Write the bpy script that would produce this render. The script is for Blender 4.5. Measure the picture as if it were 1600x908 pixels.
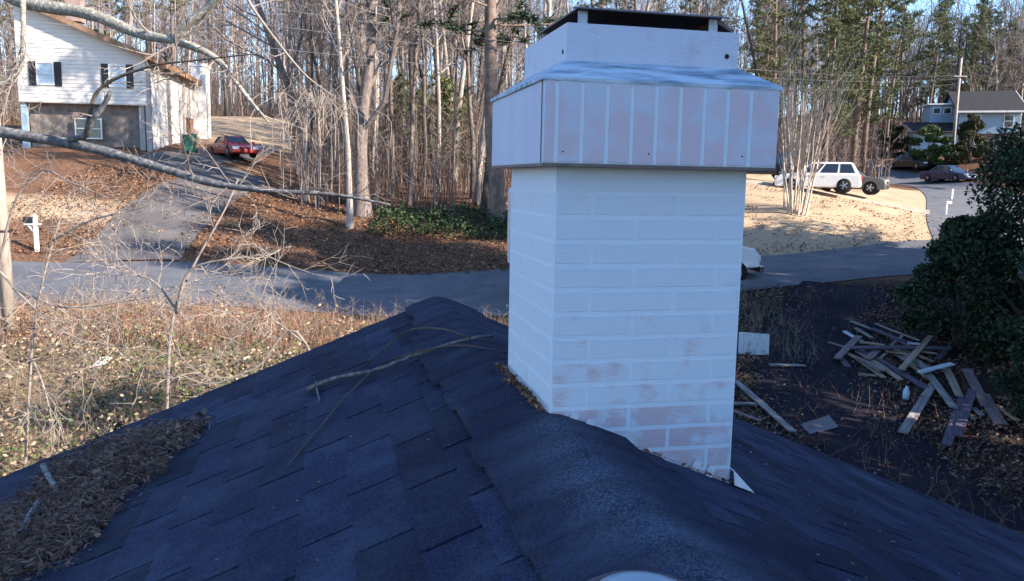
import bpy, math, random
import numpy as np
from mathutils import Vector, Matrix
rnd = random.Random(7); rng = np.random.default_rng(7)
for o in list(bpy.data.objects): bpy.data.objects.remove(o, do_unlink=True)
S = bpy.context.scene; COL = S.collection
# ------------------------------------------------------------------ camera
FPX, PITCH, ROLL, CAMZ = 1280.0, 0.1346, 0.0185, 5.0
FW = np.array([0, math.cos(PITCH), -math.sin(PITCH)]); U0 = np.array([0, math.sin(PITCH), math.cos(PITCH)]); R0 = np.array([1., 0, 0])
CR = math.cos(ROLL)*R0 + math.sin(ROLL)*U0; CU = math.cos(ROLL)*U0 - math.sin(ROLL)*R0; CAM = np.array([0, 0, CAMZ])
cd = bpy.data.cameras.new('camera'); cam = bpy.data.objects.new('camera', cd); COL.objects.link(cam)
cd.sensor_width = 36; cd.lens = 36*FPX/1600; cd.clip_start = 0.05; cd.clip_end = 2000
cam.matrix_world = Matrix(((CR[0], CU[0], -FW[0], 0), (CR[1], CU[1], -FW[1], 0), (CR[2], CU[2], -FW[2], CAMZ), (0, 0, 0, 1)))
S.camera = cam
# ------------------------------------------------------------------ light
SUN_EL, SUN_AZ = math.radians(27), math.radians(-23)     # azimuth measured from +X, negative = behind the camera
SD = Vector((math.cos(SUN_EL)*math.cos(SUN_AZ), math.cos(SUN_EL)*math.sin(SUN_AZ), math.sin(SUN_EL)))
w = bpy.data.worlds.new('World'); S.world = w; w.use_nodes = True; nt = w.node_tree
sky = nt.nodes.new('ShaderNodeTexSky'); sky.sky_type = 'NISHITA'; sky.sun_disc = False
sky.sun_elevation = SUN_EL; sky.sun_rotation = math.pi/2 - SUN_AZ; sky.air_density = 1.0; sky.dust_density = 0.2; sky.ozone_density = 5.0
bg = nt.nodes['Background']; bg.inputs[1].default_value = 0.128; nt.links.new(sky.outputs[0], bg.inputs[0])
sl = bpy.data.lights.new('sun', 'SUN'); sl.energy = 4.6; sl.angle = math.radians(0.6); sl.color = (1, .88, .74)
so = bpy.data.objects.new('sun', sl); COL.objects.link(so); so.rotation_euler = SD.to_track_quat('Z', 'Y').to_euler()
S.view_settings.view_transform = 'Standard'; S.view_settings.look = 'None'; S.view_settings.exposure = 1.78; S.view_settings.gamma = 1.0
S.render.engine = 'CYCLES'; S.cycles.max_bounces = 5; S.cycles.diffuse_bounces = 3; S.cycles.glossy_bounces = 2

# ------------------------------------------------------------------ helpers
MATS = {}
def mat(name, c1, c2=None, scale=5.0, rough=0.85, c3=None, bump=0.0, bscale=None, metal=0.0, stretch=None, coord='Object', lo=.35, hi=.65, detail=6, spec=0.3, trans=0.0):
    m = bpy.data.materials.new(name); m.use_nodes = True; n = m.node_tree; b = n.nodes['Principled BSDF']; L = n.links.new
    b.inputs['Roughness'].default_value = rough; b.inputs['Metallic'].default_value = metal; b.inputs['Specular IOR Level'].default_value = spec
    if trans: b.inputs['Subsurface Weight'].default_value = 0
    b.inputs['Base Color'].default_value = (*c1, 1)
    if c2 is not None or bump:
        if coord == 'World': g = n.nodes.new('ShaderNodeNewGeometry'); src = g.outputs['Position']
        else: g = n.nodes.new('ShaderNodeTexCoord'); src = g.outputs[coord]
        if stretch:
            mp = n.nodes.new('ShaderNodeMapping'); mp.inputs['Scale'].default_value = stretch; L(src, mp.inputs[0]); src = mp.outputs[0]
        nz = n.nodes.new('ShaderNodeTexNoise'); nz.inputs['Scale'].default_value = scale; nz.inputs['Detail'].default_value = detail; nz.inputs['Roughness'].default_value = .65; L(src, nz.inputs[0])
        if c2 is not None:
            r = n.nodes.new('ShaderNodeValToRGB'); e = r.color_ramp.elements; e[0].position = lo; e[1].position = hi
            e[0].color = (*c1, 1); e[1].color = (*c2, 1)
            if c3 is not None: q = e.new((lo+hi)/2); q.color = (*c3, 1)
            L(nz.outputs[0], r.inputs[0]); L(r.outputs[0], b.inputs['Base Color'])
        if bump:
            nb = nz
            if bscale:
                nb = n.nodes.new('ShaderNodeTexNoise'); nb.inputs['Scale'].default_value = bscale; nb.inputs['Detail'].default_value = 5; L(src, nb.inputs[0])
            bp = n.nodes.new('ShaderNodeBump'); bp.inputs['Strength'].default_value = bump; bp.inputs['Distance'].default_value = .02
            L(nb.outputs[0], bp.inputs['Height']); L(bp.outputs[0], b.inputs['Normal'])
    MATS[name] = m; return m
def rand_tint(m, amt=.35, hue=.03):
    """each leaf or object island varies a little in value"""
    n = m.node_tree; b = n.nodes['Principled BSDF']; g = n.nodes.new('ShaderNodeNewGeometry'); h = n.nodes.new('ShaderNodeHueSaturation')
    mr = n.nodes.new('ShaderNodeMapRange'); mr.inputs[3].default_value = 1-amt; mr.inputs[4].default_value = 1+amt
    n.links.new(g.outputs['Random Per Island'], mr.inputs[0]); n.links.new(mr.outputs[0], h.inputs['Value'])
    mh = n.nodes.new('ShaderNodeMapRange'); mh.inputs[3].default_value = .5-hue; mh.inputs[4].default_value = .5+hue
    n.links.new(g.outputs['Random Per Island'], mh.inputs[0]); n.links.new(mh.outputs[0], h.inputs['Hue'])
    l = b.inputs['Base Color'].links
    if l: n.links.new(l[0].from_socket, h.inputs['Color'])
    else: h.inputs['Color'].default_value = b.inputs['Base Color'].default_value
    n.links.new(h.outputs[0], b.inputs['Base Color']); return m
def ramp_leaf(name, cols, rough=.8):
    """colour picked per island from a list"""
    m = bpy.data.materials.new(name); m.use_nodes = True; n = m.node_tree; b = n.nodes['Principled BSDF']; b.inputs['Roughness'].default_value = rough; b.inputs['Specular IOR Level'].default_value = .25
    g = n.nodes.new('ShaderNodeNewGeometry'); r = n.nodes.new('ShaderNodeValToRGB'); r.color_ramp.interpolation = 'CONSTANT'; e = r.color_ramp.elements
    k = len(cols)
    e[0].position = 0; e[0].color = (*cols[0], 1); e[1].position = 1/k; e[1].color = (*cols[1], 1)
    for i in range(2, k): q = e.new(i/k); q.color = (*cols[i], 1)
    n.links.new(g.outputs['Random Per Island'], r.inputs[0]); n.links.new(r.outputs[0], b.inputs['Base Color']); MATS[name] = m; return m

class MB:
    def __init__(s): s.v = []; s.f = []; s.mi = []; s.cur = 0
    def face(s, pts, mi=None):
        i = len(s.v); s.v += [tuple(p) for p in pts]; s.f.append(tuple(range(i, i+len(pts)))); s.mi.append(s.cur if mi is None else mi)
    def box(s, c, d, M=None):
        x, y, z = [k/2 for k in d]; P = [(sx*x+c[0], sy*y+c[1], sz*z+c[2]) for sx in (-1, 1) for sy in (-1, 1) for sz in (-1, 1)]
        if M is not None: P = [tuple(M @ Vector(p)) for p in P]
        s.hexa(P)
    def hexa(s, P):   # order: ---,--+,-+-,-++,+--,+-+,++-,+++
        i = len(s.v); s.v += [tuple(p) for p in P]
        for q in ((0, 1, 3, 2), (4, 6, 7, 5), (0, 4, 5, 1), (2, 3, 7, 6), (0, 2, 6, 4), (1, 5, 7, 3)): s.f.append(tuple(i+k for k in q)); s.mi.append(s.cur)
    def prism(s, poly, a, b, cap=True):
        """poly: list of 2-tuples; a,b functions mapping 2-tuple to 3-vector for both ends"""
        n = len(poly); A = [a(p) for p in poly]; B = [b(p) for p in poly]; i = len(s.v); s.v += [tuple(p) for p in A+B]
        for k in range(n): s.f.append((i+k, i+(k+1) % n, i+n+(k+1) % n, i+n+k)); s.mi.append(s.cur)
        if cap: s.f.append(tuple(i+k for k in reversed(range(n)))); s.mi.append(s.cur); s.f.append(tuple(i+n+k for k in range(n))); s.mi.append(s.cur)
    def tube(s, path, rad, n=6, cap=True):
        path = [Vector(p) for p in path]; m = len(path); i0 = len(s.v)
        up = Vector((0, 0, 1)); prev = None
        for k in range(m):
            t = (path[min(k+1, m-1)]-path[max(k-1, 0)]).normalized()
            if prev is None:
                a = t.orthogonal().normalized()
            else:
                a = (prev - t*prev.dot(t)); a = a.normalized() if a.length > 1e-6 else t.orthogonal().normalized()
            prev = a; b = t.cross(a); r = rad[k] if hasattr(rad, '__len__') else rad
            for j in range(n):
                an = 2*math.pi*j/n; s.v.append(tuple(path[k]+(a*math.cos(an)+b*math.sin(an))*r))
        for k in range(m-1):
            for j in range(n):
                s.f.append((i0+k*n+j, i0+k*n+(j+1) % n, i0+(k+1)*n+(j+1) % n, i0+(k+1)*n+j)); s.mi.append(s.cur)
        if cap:
            s.f.append(tuple(i0+j for j in reversed(range(n)))); s.mi.append(s.cur); s.f.append(tuple(i0+(m-1)*n+j for j in range(n))); s.mi.append(s.cur)
    def lathe(s, prof, c, ax='z', n=20):
        """prof: list of (r, h)"""
        i0 = len(s.v); c = Vector(c)
        for (r, h) in prof:
            for j in range(n):
                a = 2*math.pi*j/n; x, y = r*math.cos(a), r*math.sin(a)
                s.v.append(tuple(c+(Vector((x, y, h)) if ax == 'z' else Vector((x, h, y)))))
        for k in range(len(prof)-1):
            for j in range(n): s.f.append((i0+k*n+j, i0+k*n+(j+1) % n, i0+(k+1)*n+(j+1) % n, i0+(k+1)*n+j)); s.mi.append(s.cur)
        s.f.append(tuple(i0+j for j in reversed(range(n)))); s.mi.append(s.cur); k = len(prof)-1; s.f.append(tuple(i0+k*n+j for j in range(n))); s.mi.append(s.cur)
    def mesh(s, name, mats, smooth=False):
        me = bpy.data.meshes.new(name); me.from_pydata(s.v, [], s.f); mats = mats if isinstance(mats, (list, tuple)) else [mats]
        for m in mats: me.materials.append(MATS[m] if isinstance(m, str) else m)
        if len(mats) > 1: me.polygons.foreach_set('material_index', s.mi)
        if smooth: me.polygons.foreach_set('use_smooth', [True]*len(s.f))
        me.validate(); me.update(); return me
    def build(s, name, mats, parent=None, smooth=False, bevel=0):
        o = obj(name, s.mesh(name, mats, smooth), parent)
        if bevel:
            b = o.modifiers.new('bevel', 'BEVEL'); b.width = bevel; b.segments = 2; b.limit_method = 'ANGLE'; b.angle_limit = .7
        return o
def obj(name, me, parent=None):
    o = bpy.data.objects.new(name, me); COL.objects.link(o)
    if parent is not None: o.parent = parent
    return o
def tag(o, label=None, cat=None, group=None, kind=None):
    for k, v in (('label', label), ('category', cat), ('group', group), ('kind', kind)):
        if v: o[k] = v
    return o
def thing(name, label, cat, loc=(0, 0, 0), rz=0, group=None):
    o = obj(name, None); o.location = loc; o.rotation_euler = (0, 0, rz); return tag(o, label, cat, group)
def np_mesh(name, V, F, mats, mi=None, smooth=False):
    """V (n,3), F (m,k) arrays"""
    me = bpy.data.meshes.new(name); V = np.asarray(V, np.float32); F = np.asarray(F, np.int32); m, k = F.shape
    me.vertices.add(len(V)); me.vertices.foreach_set('co', V.ravel()); me.loops.add(m*k); me.loops.foreach_set('vertex_index', F.ravel())
    me.polygons.add(m); me.polygons.foreach_set('loop_start', np.arange(0, m*k, k, dtype=np.int32)); me.polygons.foreach_set('loop_total', np.full(m, k, np.int32))
    mats = mats if isinstance(mats, (list, tuple)) else [mats]
    for q in mats: me.materials.append(MATS[q] if isinstance(q, str) else q)
    if mi is not None: me.polygons.foreach_set('material_index', np.asarray(mi, np.int32))
    if smooth: me.polygons.foreach_set('use_smooth', np.ones(m, bool))
    me.update(calc_edges=True); me.validate(); return me
def cards(P, size, aspect=.55, flat=0.0, N=None):
    """leaf quads at points P: (n,3) -> V,F. flat 0 random orientation, 1 lying flat"""
    n = len(P); d = rng.normal(size=(n, 3)); d[:, 2] *= (1-flat); d /= np.linalg.norm(d, axis=1)[:, None]+1e-9
    e = rng.normal(size=(n, 3)); e[:, 2] *= (1-flat*.9); e -= d*(e*d).sum(1)[:, None]; e /= np.linalg.norm(e, axis=1)[:, None]+1e-9
    sz = (np.asarray(size)*np.ones(n))[:, None]*.5
    c = np.cross(d, e)*sz*.25
    V = np.stack([P-d*sz, P+e*sz*aspect+c, P+d*sz, P-e*sz*aspect+c], 1).reshape(-1, 3); F = np.arange(4*n).reshape(n, 4); return V, F
def strips(A, B, wd):
    """thin 3-sided blades from A to B (n,3)"""
    n = len(A); t = B-A; h = rng.normal(size=(n, 3)); e = np.cross(t, h); e /= np.linalg.norm(e, axis=1)[:, None]+1e-9; e *= (np.asarray(wd)*np.ones(n))[:, None]*.5
    V = np.stack([A-e, A+e, B], 1).reshape(-1, 3); return V, np.arange(3*n).reshape(n, 3)

# ------------------------------------------------------------------ projection maths and terrain
def ray(px, py): return FW + CR*(px-800)/FPX + CU*(454-py)/FPX
def at(px, py, Y):
    v = ray(px, py); return CAM + v*(Y/v[1])
CP = [(100, 600, 17), (0, 740, 13), (300, 520, 20), (60, 480, 23), (60, 405, 31), (600, 425, 32), (600, 500, 24), (1180, 438, 27.6), (1180, 400, 35), (1400, 425, 28.5), (1400, 376, 37),
      (600, 352, 38), (600, 300, 48), (650, 250, 60), (650, 205, 85), (330, 292, 42), (270, 240, 49), (400, 215, 65), (400, 185, 85), (100, 300, 38), (100, 236, 47), (0, 235, 47), (0, 205, 60), (300, 340, 36),
      (1250, 390, 36), (1230, 338, 40), (1300, 306, 47), (1180, 285, 48), (1500, 345, 46), (1510, 310, 56), (1400, 276, 80), (1320, 246, 110), (1450, 285, 76), (1540, 246, 78), (1600, 300, 60),
      (1400, 600, 19.3), (1300, 700, 15), (1500, 750, 14), (1320, 455, 26.5), (900, 330, 42), (900, 250, 62), (1000, 205, 90)]
CPW = [tuple(at(*c)) for c in CP]
CPW += [(x, y, 0) for x in (-12, -6, 0, 6, 12) for y in (-25, -12, 0, 8)] + [(-4, 12, 0), (3, 12, 0), (-30, 5, 0.6), (30, 5, .6), (-30, -20, 0), (30, -20, 0), (26, 16, .6), (-26, 16, .8)]
CPW += [(-45, 27, 1.2), (-90, 27, 1.6), (45, 33, 2.4), (90, 34, 3.2), (-70, 60, 8), (75, 70, 7.5), (-120, 120, 14), (-60, 120, 13), (0, 130, 14), (60, 130, 10.5), (120, 120, 13)]
CPW += [(x, y, 15+y*.035) for x in (-220, -110, 0, 110, 220) for y in (200, 320)] + [(-200, -60, 0), (200, -60, 0), (0, -80, 0), (-200, 40, 3), (200, 40, 5)]
CPW = np.array(CPW); _n = len(CPW)
def _k(d): return np.sqrt(d*d+9.0)
_D = np.linalg.norm(CPW[:, None, :2]-CPW[None, :, :2], axis=2)
_A = np.zeros((_n+3, _n+3)); _A[:_n, :_n] = _k(_D)-np.eye(_n)*.15; _A[:_n, _n] = 1; _A[:_n, _n+1:] = CPW[:, :2]; _A[_n, :_n] = 1; _A[_n+1:, :_n] = CPW[:, :2].T
_W = np.linalg.solve(_A, np.concatenate([CPW[:, 2], np.zeros(3)]))
def H(x, y):
    x = np.asarray(x, float); y = np.asarray(y, float); sh = np.broadcast(x, y).shape; q = np.stack([np.broadcast_to(x, sh).ravel(), np.broadcast_to(y, sh).ravel()], 1); out = np.zeros(len(q))
    for i in range(0, len(q), 20000):
        p = q[i:i+20000]; d = np.linalg.norm(p[:, None]-CPW[None, :, :2], axis=2); out[i:i+20000] = _k(d)@_W[:_n]+_W[_n]+p@_W[_n+1:]
    out = out.reshape(sh); return out if sh else float(out)
def hit(px, py, h=0.0, far=260):
    v = ray(px, py); ts = np.concatenate([np.arange(6, 60, .15), np.arange(60, far, .6)])/v[1]; P = CAM+ts[:, None]*v; g = P[:, 2]-H(P[:, 0], P[:, 1])-h
    i = np.argmax(g < 0)
    if g[i] >= 0: i = len(g)-1
    a, b = g[i-1], g[i]; t = ts[i-1]+(ts[i]-ts[i-1])*a/(a-b) if a != b else ts[i]
    return CAM+t*v
def ground(px, Y):
    """point on the terrain seen in column px at depth Y"""
    x = (px-800)/FPX*Y; 
    for _ in range(3): x = (px-800)/FPX*(Y*math.cos(PITCH)-(H(x, Y)-CAMZ)*math.sin(PITCH))/1.0
    return np.array([x, Y, H(x, Y)])

# ------------------------------------------------------------------ materials
def shingle_mat(name, dark, mid, pale_tone, vlo=.66, vhi=1.36):
    m = mat(name, dark, mid, scale=170, rough=.93, coord='World', lo=.38, hi=.64, detail=4, bump=.6, bscale=300, spec=.15)
    n = m.node_tree; b = n.nodes['Principled BSDF']; L = n.links.new; g = n.nodes.new('ShaderNodeNewGeometry')
    nz = n.nodes.new('ShaderNodeTexNoise'); nz.inputs['Scale'].default_value = 3.0; nz.inputs['Detail'].default_value = 12; nz.inputs['Roughness'].default_value = .72; L(g.outputs[0], nz.inputs[0])
    rp = n.nodes.new('ShaderNodeValToRGB'); rp.color_ramp.elements[0].position = .46; rp.color_ramp.elements[1].position = .72; rp.color_ramp.elements[0].color = (0, 0, 0, 1); rp.color_ramp.elements[1].color = (.42, .42, .42, 1); L(nz.outputs[0], rp.inputs[0])
    # paler granules along the rounded ridge, stronger where a second noise breaks them up
    at_ = n.nodes.new('ShaderNodeAttribute'); at_.attribute_name = 'pale_tone'
    n2 = n.nodes.new('ShaderNodeTexNoise'); n2.inputs['Scale'].default_value = 7; n2.inputs['Detail'].default_value = 8; n2.inputs['Roughness'].default_value = .8; L(g.outputs[0], n2.inputs[0])
    mu = n.nodes.new('ShaderNodeMath'); mu.operation = 'MULTIPLY'; L(at_.outputs['Fac'], mu.inputs[0]); L(n2.outputs[0], mu.inputs[1])
    n3 = n.nodes.new('ShaderNodeTexVoronoi'); n3.inputs['Scale'].default_value = 330; L(g.outputs[0], n3.inputs['Vector'])
    r3 = n.nodes.new('ShaderNodeValToRGB'); r3.color_ramp.elements[0].position = .35; r3.color_ramp.elements[1].position = .75; L(n3.outputs['Color'], r3.inputs[0])
    m2 = n.nodes.new('ShaderNodeMath'); m2.operation = 'MULTIPLY'; L(mu.outputs[0], m2.inputs[0]); L(r3.outputs[0], m2.inputs[1])
    ad = n.nodes.new('ShaderNodeMath'); ad.operation = 'ADD'; ad.use_clamp = True; L(rp.outputs[0], ad.inputs[0]); L(m2.outputs[0], ad.inputs[1])
    mx = n.nodes.new('ShaderNodeMixRGB'); mx.inputs[2].default_value = (*pale_tone, 1); L(ad.outputs[0], mx.inputs[0])
    l = b.inputs['Base Color'].links[0].from_socket; L(l, mx.inputs[1])
    # each tab a little lighter or darker
    oi = n.nodes.new('ShaderNodeObjectInfo'); mr = n.nodes.new('ShaderNodeMapRange'); mr.inputs[3].default_value = vlo; mr.inputs[4].default_value = vhi; L(oi.outputs['Random'], mr.inputs[0])
    hs = n.nodes.new('ShaderNodeHueSaturation'); L(mr.outputs[0], hs.inputs['Value']); L(mx.outputs[0], hs.inputs['Color']); L(hs.outputs[0], b.inputs['Base Color'])
    return m
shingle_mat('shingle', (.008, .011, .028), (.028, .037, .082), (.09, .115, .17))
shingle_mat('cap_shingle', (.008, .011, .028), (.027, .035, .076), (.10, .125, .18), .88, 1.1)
mat('roof_under', (.008, .008, .01), rough=1)
def paint_mat(name, white, pink, amount, stretch, dirt=True):
    """white paint rubbed back to pinkish red along the sheet's embossed grain"""
    m = mat(name, white, tuple(c*.93 for c in white), scale=60, stretch=stretch, rough=.6, coord='World', bump=.25, lo=.3, hi=.7, spec=.35)
    n = m.node_tree; b = n.nodes['Principled BSDF']; L = n.links.new; g = n.nodes.new('ShaderNodeNewGeometry')
    mp = n.nodes.new('ShaderNodeMapping'); mp.inputs['Scale'].default_value = stretch; L(g.outputs[0], mp.inputs[0])
    a = n.nodes.new('ShaderNodeTexNoise'); a.inputs['Scale'].default_value = 55; a.inputs['Detail'].default_value = 5; L(mp.outputs[0], a.inputs[0])
    c = n.nodes.new('ShaderNodeTexNoise'); c.inputs['Scale'].default_value = 15; c.inputs['Detail'].default_value = 5; L(g.outputs[0], c.inputs[0])
    at_ = n.nodes.new('ShaderNodeAttribute'); at_.attribute_name = 'rub'
    s1 = n.nodes.new('ShaderNodeMath'); s1.operation = 'MULTIPLY_ADD'; L(a.outputs[0], s1.inputs[0]); s1.inputs[1].default_value = .45; L(c.outputs[0], s1.inputs[2])
    s2 = n.nodes.new('ShaderNodeMath'); s2.operation = 'ADD'; L(s1.outputs[0], s2.inputs[0]); L(at_.outputs['Fac'], s2.inputs[1])
    r = n.nodes.new('ShaderNodeValToRGB'); r.color_ramp.elements[0].position = .86-amount; r.color_ramp.elements[1].position = 1.06-amount
    r.color_ramp.elements[0].color = (0, 0, 0, 1); r.color_ramp.elements[1].color = (.85, .85, .85, 1); L(s2.outputs[0], r.inputs[0])
    mx = n.nodes.new('ShaderNodeMixRGB'); mx.inputs[2].default_value = (*pink, 1); L(r.outputs[0], mx.inputs[0]); L(b.inputs['Base Color'].links[0].from_socket, mx.inputs[1]); L(mx.outputs[0], b.inputs['Base Color'])
    return m
SHADE_WHITE = (.53, .61, .71)  # blue cast of the shade is mixed into the white chimney paint colours
paint_mat('chimney_paint', SHADE_WHITE, (.50, .40, .42), .0, (1, 1, 14))
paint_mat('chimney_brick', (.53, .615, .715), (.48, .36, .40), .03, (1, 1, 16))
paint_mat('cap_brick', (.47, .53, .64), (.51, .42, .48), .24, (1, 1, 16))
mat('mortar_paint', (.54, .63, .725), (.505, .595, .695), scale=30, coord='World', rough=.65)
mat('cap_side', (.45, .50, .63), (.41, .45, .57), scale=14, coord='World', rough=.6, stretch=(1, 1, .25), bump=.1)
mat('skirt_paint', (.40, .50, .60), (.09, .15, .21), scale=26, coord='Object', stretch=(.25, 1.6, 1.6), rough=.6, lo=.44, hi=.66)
mat('lid_metal', (.10, .085, .085), (.16, .13, .12), scale=20, coord='World', rough=.55, metal=.4)
mat('flue_dark', (.012, .012, .014), rough=.9)
mat('flash_white', (.66, .68, .72), (.5, .52, .56), scale=25, coord='World', rough=.5)
mat('grime', (.10, .12, .09), (.05, .05, .045), scale=40, coord='World')
mat('asphalt', (.075, .08, .095), (.125, .125, .135), scale=1.2, coord='World', rough=.9, bump=.2, bscale=60, detail=9)
mat('asphalt_old', (.010, .010, .016), (.022, .020, .026), scale=.9, coord='World', spec=.08, rough=1, bump=.25, bscale=50, detail=9)
mat('drive_left', (.07, .065, .068), (.135, .12, .112), scale=.8, coord='World', rough=.9, bump=.2, bscale=40, detail=9)
mat('pale_gravel', (.26, .21, .155), (.42, .345, .27), scale=2, coord='World', rough=.95, bump=.3, bscale=30)
mat('bark', (.075, .058, .052), (.21, .17, .15), scale=14, stretch=(1, 1, .25), rough=.95, bump=.6, coord='Object')
mat('bark_light', (.17, .14, .125), (.42, .36, .32), scale=12, stretch=(1, 1, .3), rough=.95, bump=.4)
mat('bark_dark', (.035, .03, .028), (.11, .09, .08), scale=9, stretch=(1, 1, .3), rough=1, bump=.6)
mat('bark_pine', (.09, .065, .055), (.22, .16, .13), scale=7, stretch=(1, 1, .35), rough=1, bump=.6)
mat('twig', (.11, .085, .08), (.23, .19, .17), scale=3, rough=.9)
mat('twig_pale', (.17, .14, .12), (.30, .255, .22), scale=6, rough=.9)
mat('stem_pale', (.36, .29, .23), (.55, .47, .39), scale=6, rough=.9)
mat('lichen_bark', (.30, .29, .25), (.46, .45, .40), c3=(.15, .14, .12), scale=22, rough=.95, bump=.5)
mat('limb_grey', (.05, .05, .058), (.20, .20, .205), c3=(.10, .10, .105), scale=18, rough=.95, bump=.5)
ramp_leaf('needles', [(.065, .09, .032), (.095, .12, .045), (.13, .145, .06), (.045, .065, .03), (.17, .165, .085)])
ramp_leaf('needles_dark', [(.02, .04, .022), (.03, .055, .028), (.05, .075, .035)])
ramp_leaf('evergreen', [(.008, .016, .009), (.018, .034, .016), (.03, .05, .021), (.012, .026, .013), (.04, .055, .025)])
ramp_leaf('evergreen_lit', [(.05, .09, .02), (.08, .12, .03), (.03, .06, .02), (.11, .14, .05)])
ramp_leaf('cedar', [(.035, .045, .018), (.06, .065, .025), (.025, .035, .016), (.08, .075, .03)])
ramp_leaf('ivy', [(.02, .045, .016), (.035, .065, .022), (.05, .08, .03), (.025, .035, .02)])
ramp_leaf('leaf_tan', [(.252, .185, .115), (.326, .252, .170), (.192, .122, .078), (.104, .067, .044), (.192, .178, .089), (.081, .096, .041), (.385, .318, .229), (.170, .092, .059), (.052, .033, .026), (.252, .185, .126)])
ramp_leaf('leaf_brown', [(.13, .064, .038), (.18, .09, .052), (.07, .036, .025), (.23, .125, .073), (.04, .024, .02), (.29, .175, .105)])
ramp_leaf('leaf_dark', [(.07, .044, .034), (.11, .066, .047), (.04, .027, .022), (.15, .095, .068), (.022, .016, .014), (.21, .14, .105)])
ramp_leaf('pile_leaf', [(.10, .062, .05), (.14, .09, .07), (.055, .038, .033), (.19, .125, .095), (.26, .185, .15), (.12, .055, .038), (.035, .026, .023)])
ramp_leaf('dry_stem', [(.245, .202, .151), (.187, .144, .108), (.288, .245, .194), (.137, .101, .079)])
ramp_leaf('brush', [(.10, .075, .065), (.16, .12, .10), (.06, .045, .04), (.24, .19, .165), (.12, .08, .07)])
ramp_leaf('sedge', [(.246, .115, .074), (.197, .086, .057), (.295, .164, .098), (.164, .082, .057), (.328, .213, .139)])
ramp_leaf('lawn_blade', [(.46, .36, .25), (.40, .30, .20), (.52, .42, .30)])

# ------------------------------------------------------------------ ground with zones
gm = bpy.data.materials.new('ground_mix'); gm.use_nodes = True; MATS['ground'] = gm
def _ground():
    n = gm.node_tree; b = n.nodes['Principled BSDF']; b.inputs['Roughness'].default_value = .97; b.inputs['Specular IOR Level'].default_value = .1; L = n.links.new
    g = n.nodes.new('ShaderNodeNewGeometry')
    def noise(sc, det=8, ro=.7):
        q = n.nodes.new('ShaderNodeTexNoise'); q.inputs['Scale'].default_value = sc; q.inputs['Detail'].default_value = det; q.inputs['Roughness'].default_value = ro; L(g.outputs[0], q.inputs[0]); return q.outputs[0]
    def ramp(src, cols, ps):
        r = n.nodes.new('ShaderNodeValToRGB'); e = r.color_ramp.elements; e[0].position = ps[0]; e[0].color = (*cols[0], 1); e[1].position = ps[-1]; e[1].color = (*cols[-1], 1)
        for c, p in zip(cols[1:-1], ps[1:-1]): q = e.new(p); q.color = (*c, 1)
        L(src, r.inputs[0]); return r.outputs[0]
    nf = noise(9, 10, .8); nc = noise(.35, 7)
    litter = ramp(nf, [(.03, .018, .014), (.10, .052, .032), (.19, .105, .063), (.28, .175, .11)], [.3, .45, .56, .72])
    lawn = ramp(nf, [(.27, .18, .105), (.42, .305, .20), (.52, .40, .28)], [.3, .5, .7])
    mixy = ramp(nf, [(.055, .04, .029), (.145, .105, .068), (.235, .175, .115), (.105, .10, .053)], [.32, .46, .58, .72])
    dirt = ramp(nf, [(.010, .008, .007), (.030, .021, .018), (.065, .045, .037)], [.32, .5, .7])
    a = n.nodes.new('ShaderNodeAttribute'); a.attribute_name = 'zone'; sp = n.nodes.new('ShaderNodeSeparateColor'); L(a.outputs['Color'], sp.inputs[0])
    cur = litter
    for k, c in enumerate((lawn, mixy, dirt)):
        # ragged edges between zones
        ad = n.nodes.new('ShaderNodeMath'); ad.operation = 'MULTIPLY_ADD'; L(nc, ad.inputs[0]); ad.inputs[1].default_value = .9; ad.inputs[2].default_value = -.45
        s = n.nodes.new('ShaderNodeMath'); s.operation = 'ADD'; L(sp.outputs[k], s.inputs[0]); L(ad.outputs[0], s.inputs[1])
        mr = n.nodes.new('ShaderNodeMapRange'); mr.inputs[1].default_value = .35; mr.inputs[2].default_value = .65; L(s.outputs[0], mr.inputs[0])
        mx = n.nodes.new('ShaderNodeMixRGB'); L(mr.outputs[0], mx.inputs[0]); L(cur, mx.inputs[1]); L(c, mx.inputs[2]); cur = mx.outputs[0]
    L(cur, b.inputs['Base Color'])
    bp = n.nodes.new('ShaderNodeBump'); bp.inputs['Strength'].default_value = .8; bp.inputs['Distance'].default_value = .08; L(nf, bp.inputs['Height']); L(bp.outputs[0], b.inputs['Normal'])
_ground()
def band(v, a, b, s): return 1/(1+np.exp(-(v-a)/s))*1/(1+np.exp((v-b)/s))
def polyline_dist(X, Y, pts):
    d = np.full(np.shape(X), 1e9)
    for (x0, y0), (x1, y1) in zip(pts[:-1], pts[1:]):
        vx, vy = x1-x0, y1-y0; t = np.clip(((X-x0)*vx+(Y-y0)*vy)/(vx*vx+vy*vy), 0, 1); d = np.minimum(d, np.hypot(X-x0-t*vx, Y-y0-t*vy))
    return d
def smooth_path(pts, step=1.0):
    P = [np.array(p[:2], float) for p in pts]; out = []
    Q = [2*P[0]-P[1]]+P+[2*P[-1]-P[-2]]
    for i in range(1, len(Q)-2):
        n = max(2, int(np.linalg.norm(Q[i+1]-Q[i])/step))
        for k in range(n):
            t = k/n; a, b, c, d = Q[i-1], Q[i], Q[i+1], Q[i+2]
            out.append(.5*((2*b)+(c-a)*t+(2*a-5*b+4*c-d)*t*t+(3*b-a-3*c+d)*t**3))
    out.append(P[-1]); return np.array(out)
def pxs(*q): return [tuple(hit(a, b)[:2]) for a, b in q]
ROAD = smooth_path([(-95, 26), (-45, 26.5), (-15.7, 27), (-4.5, 28), (4, 29.2), (10, 31), (16, 32.5), (23, 34.5), (45, 37), (95, 36)])
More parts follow.
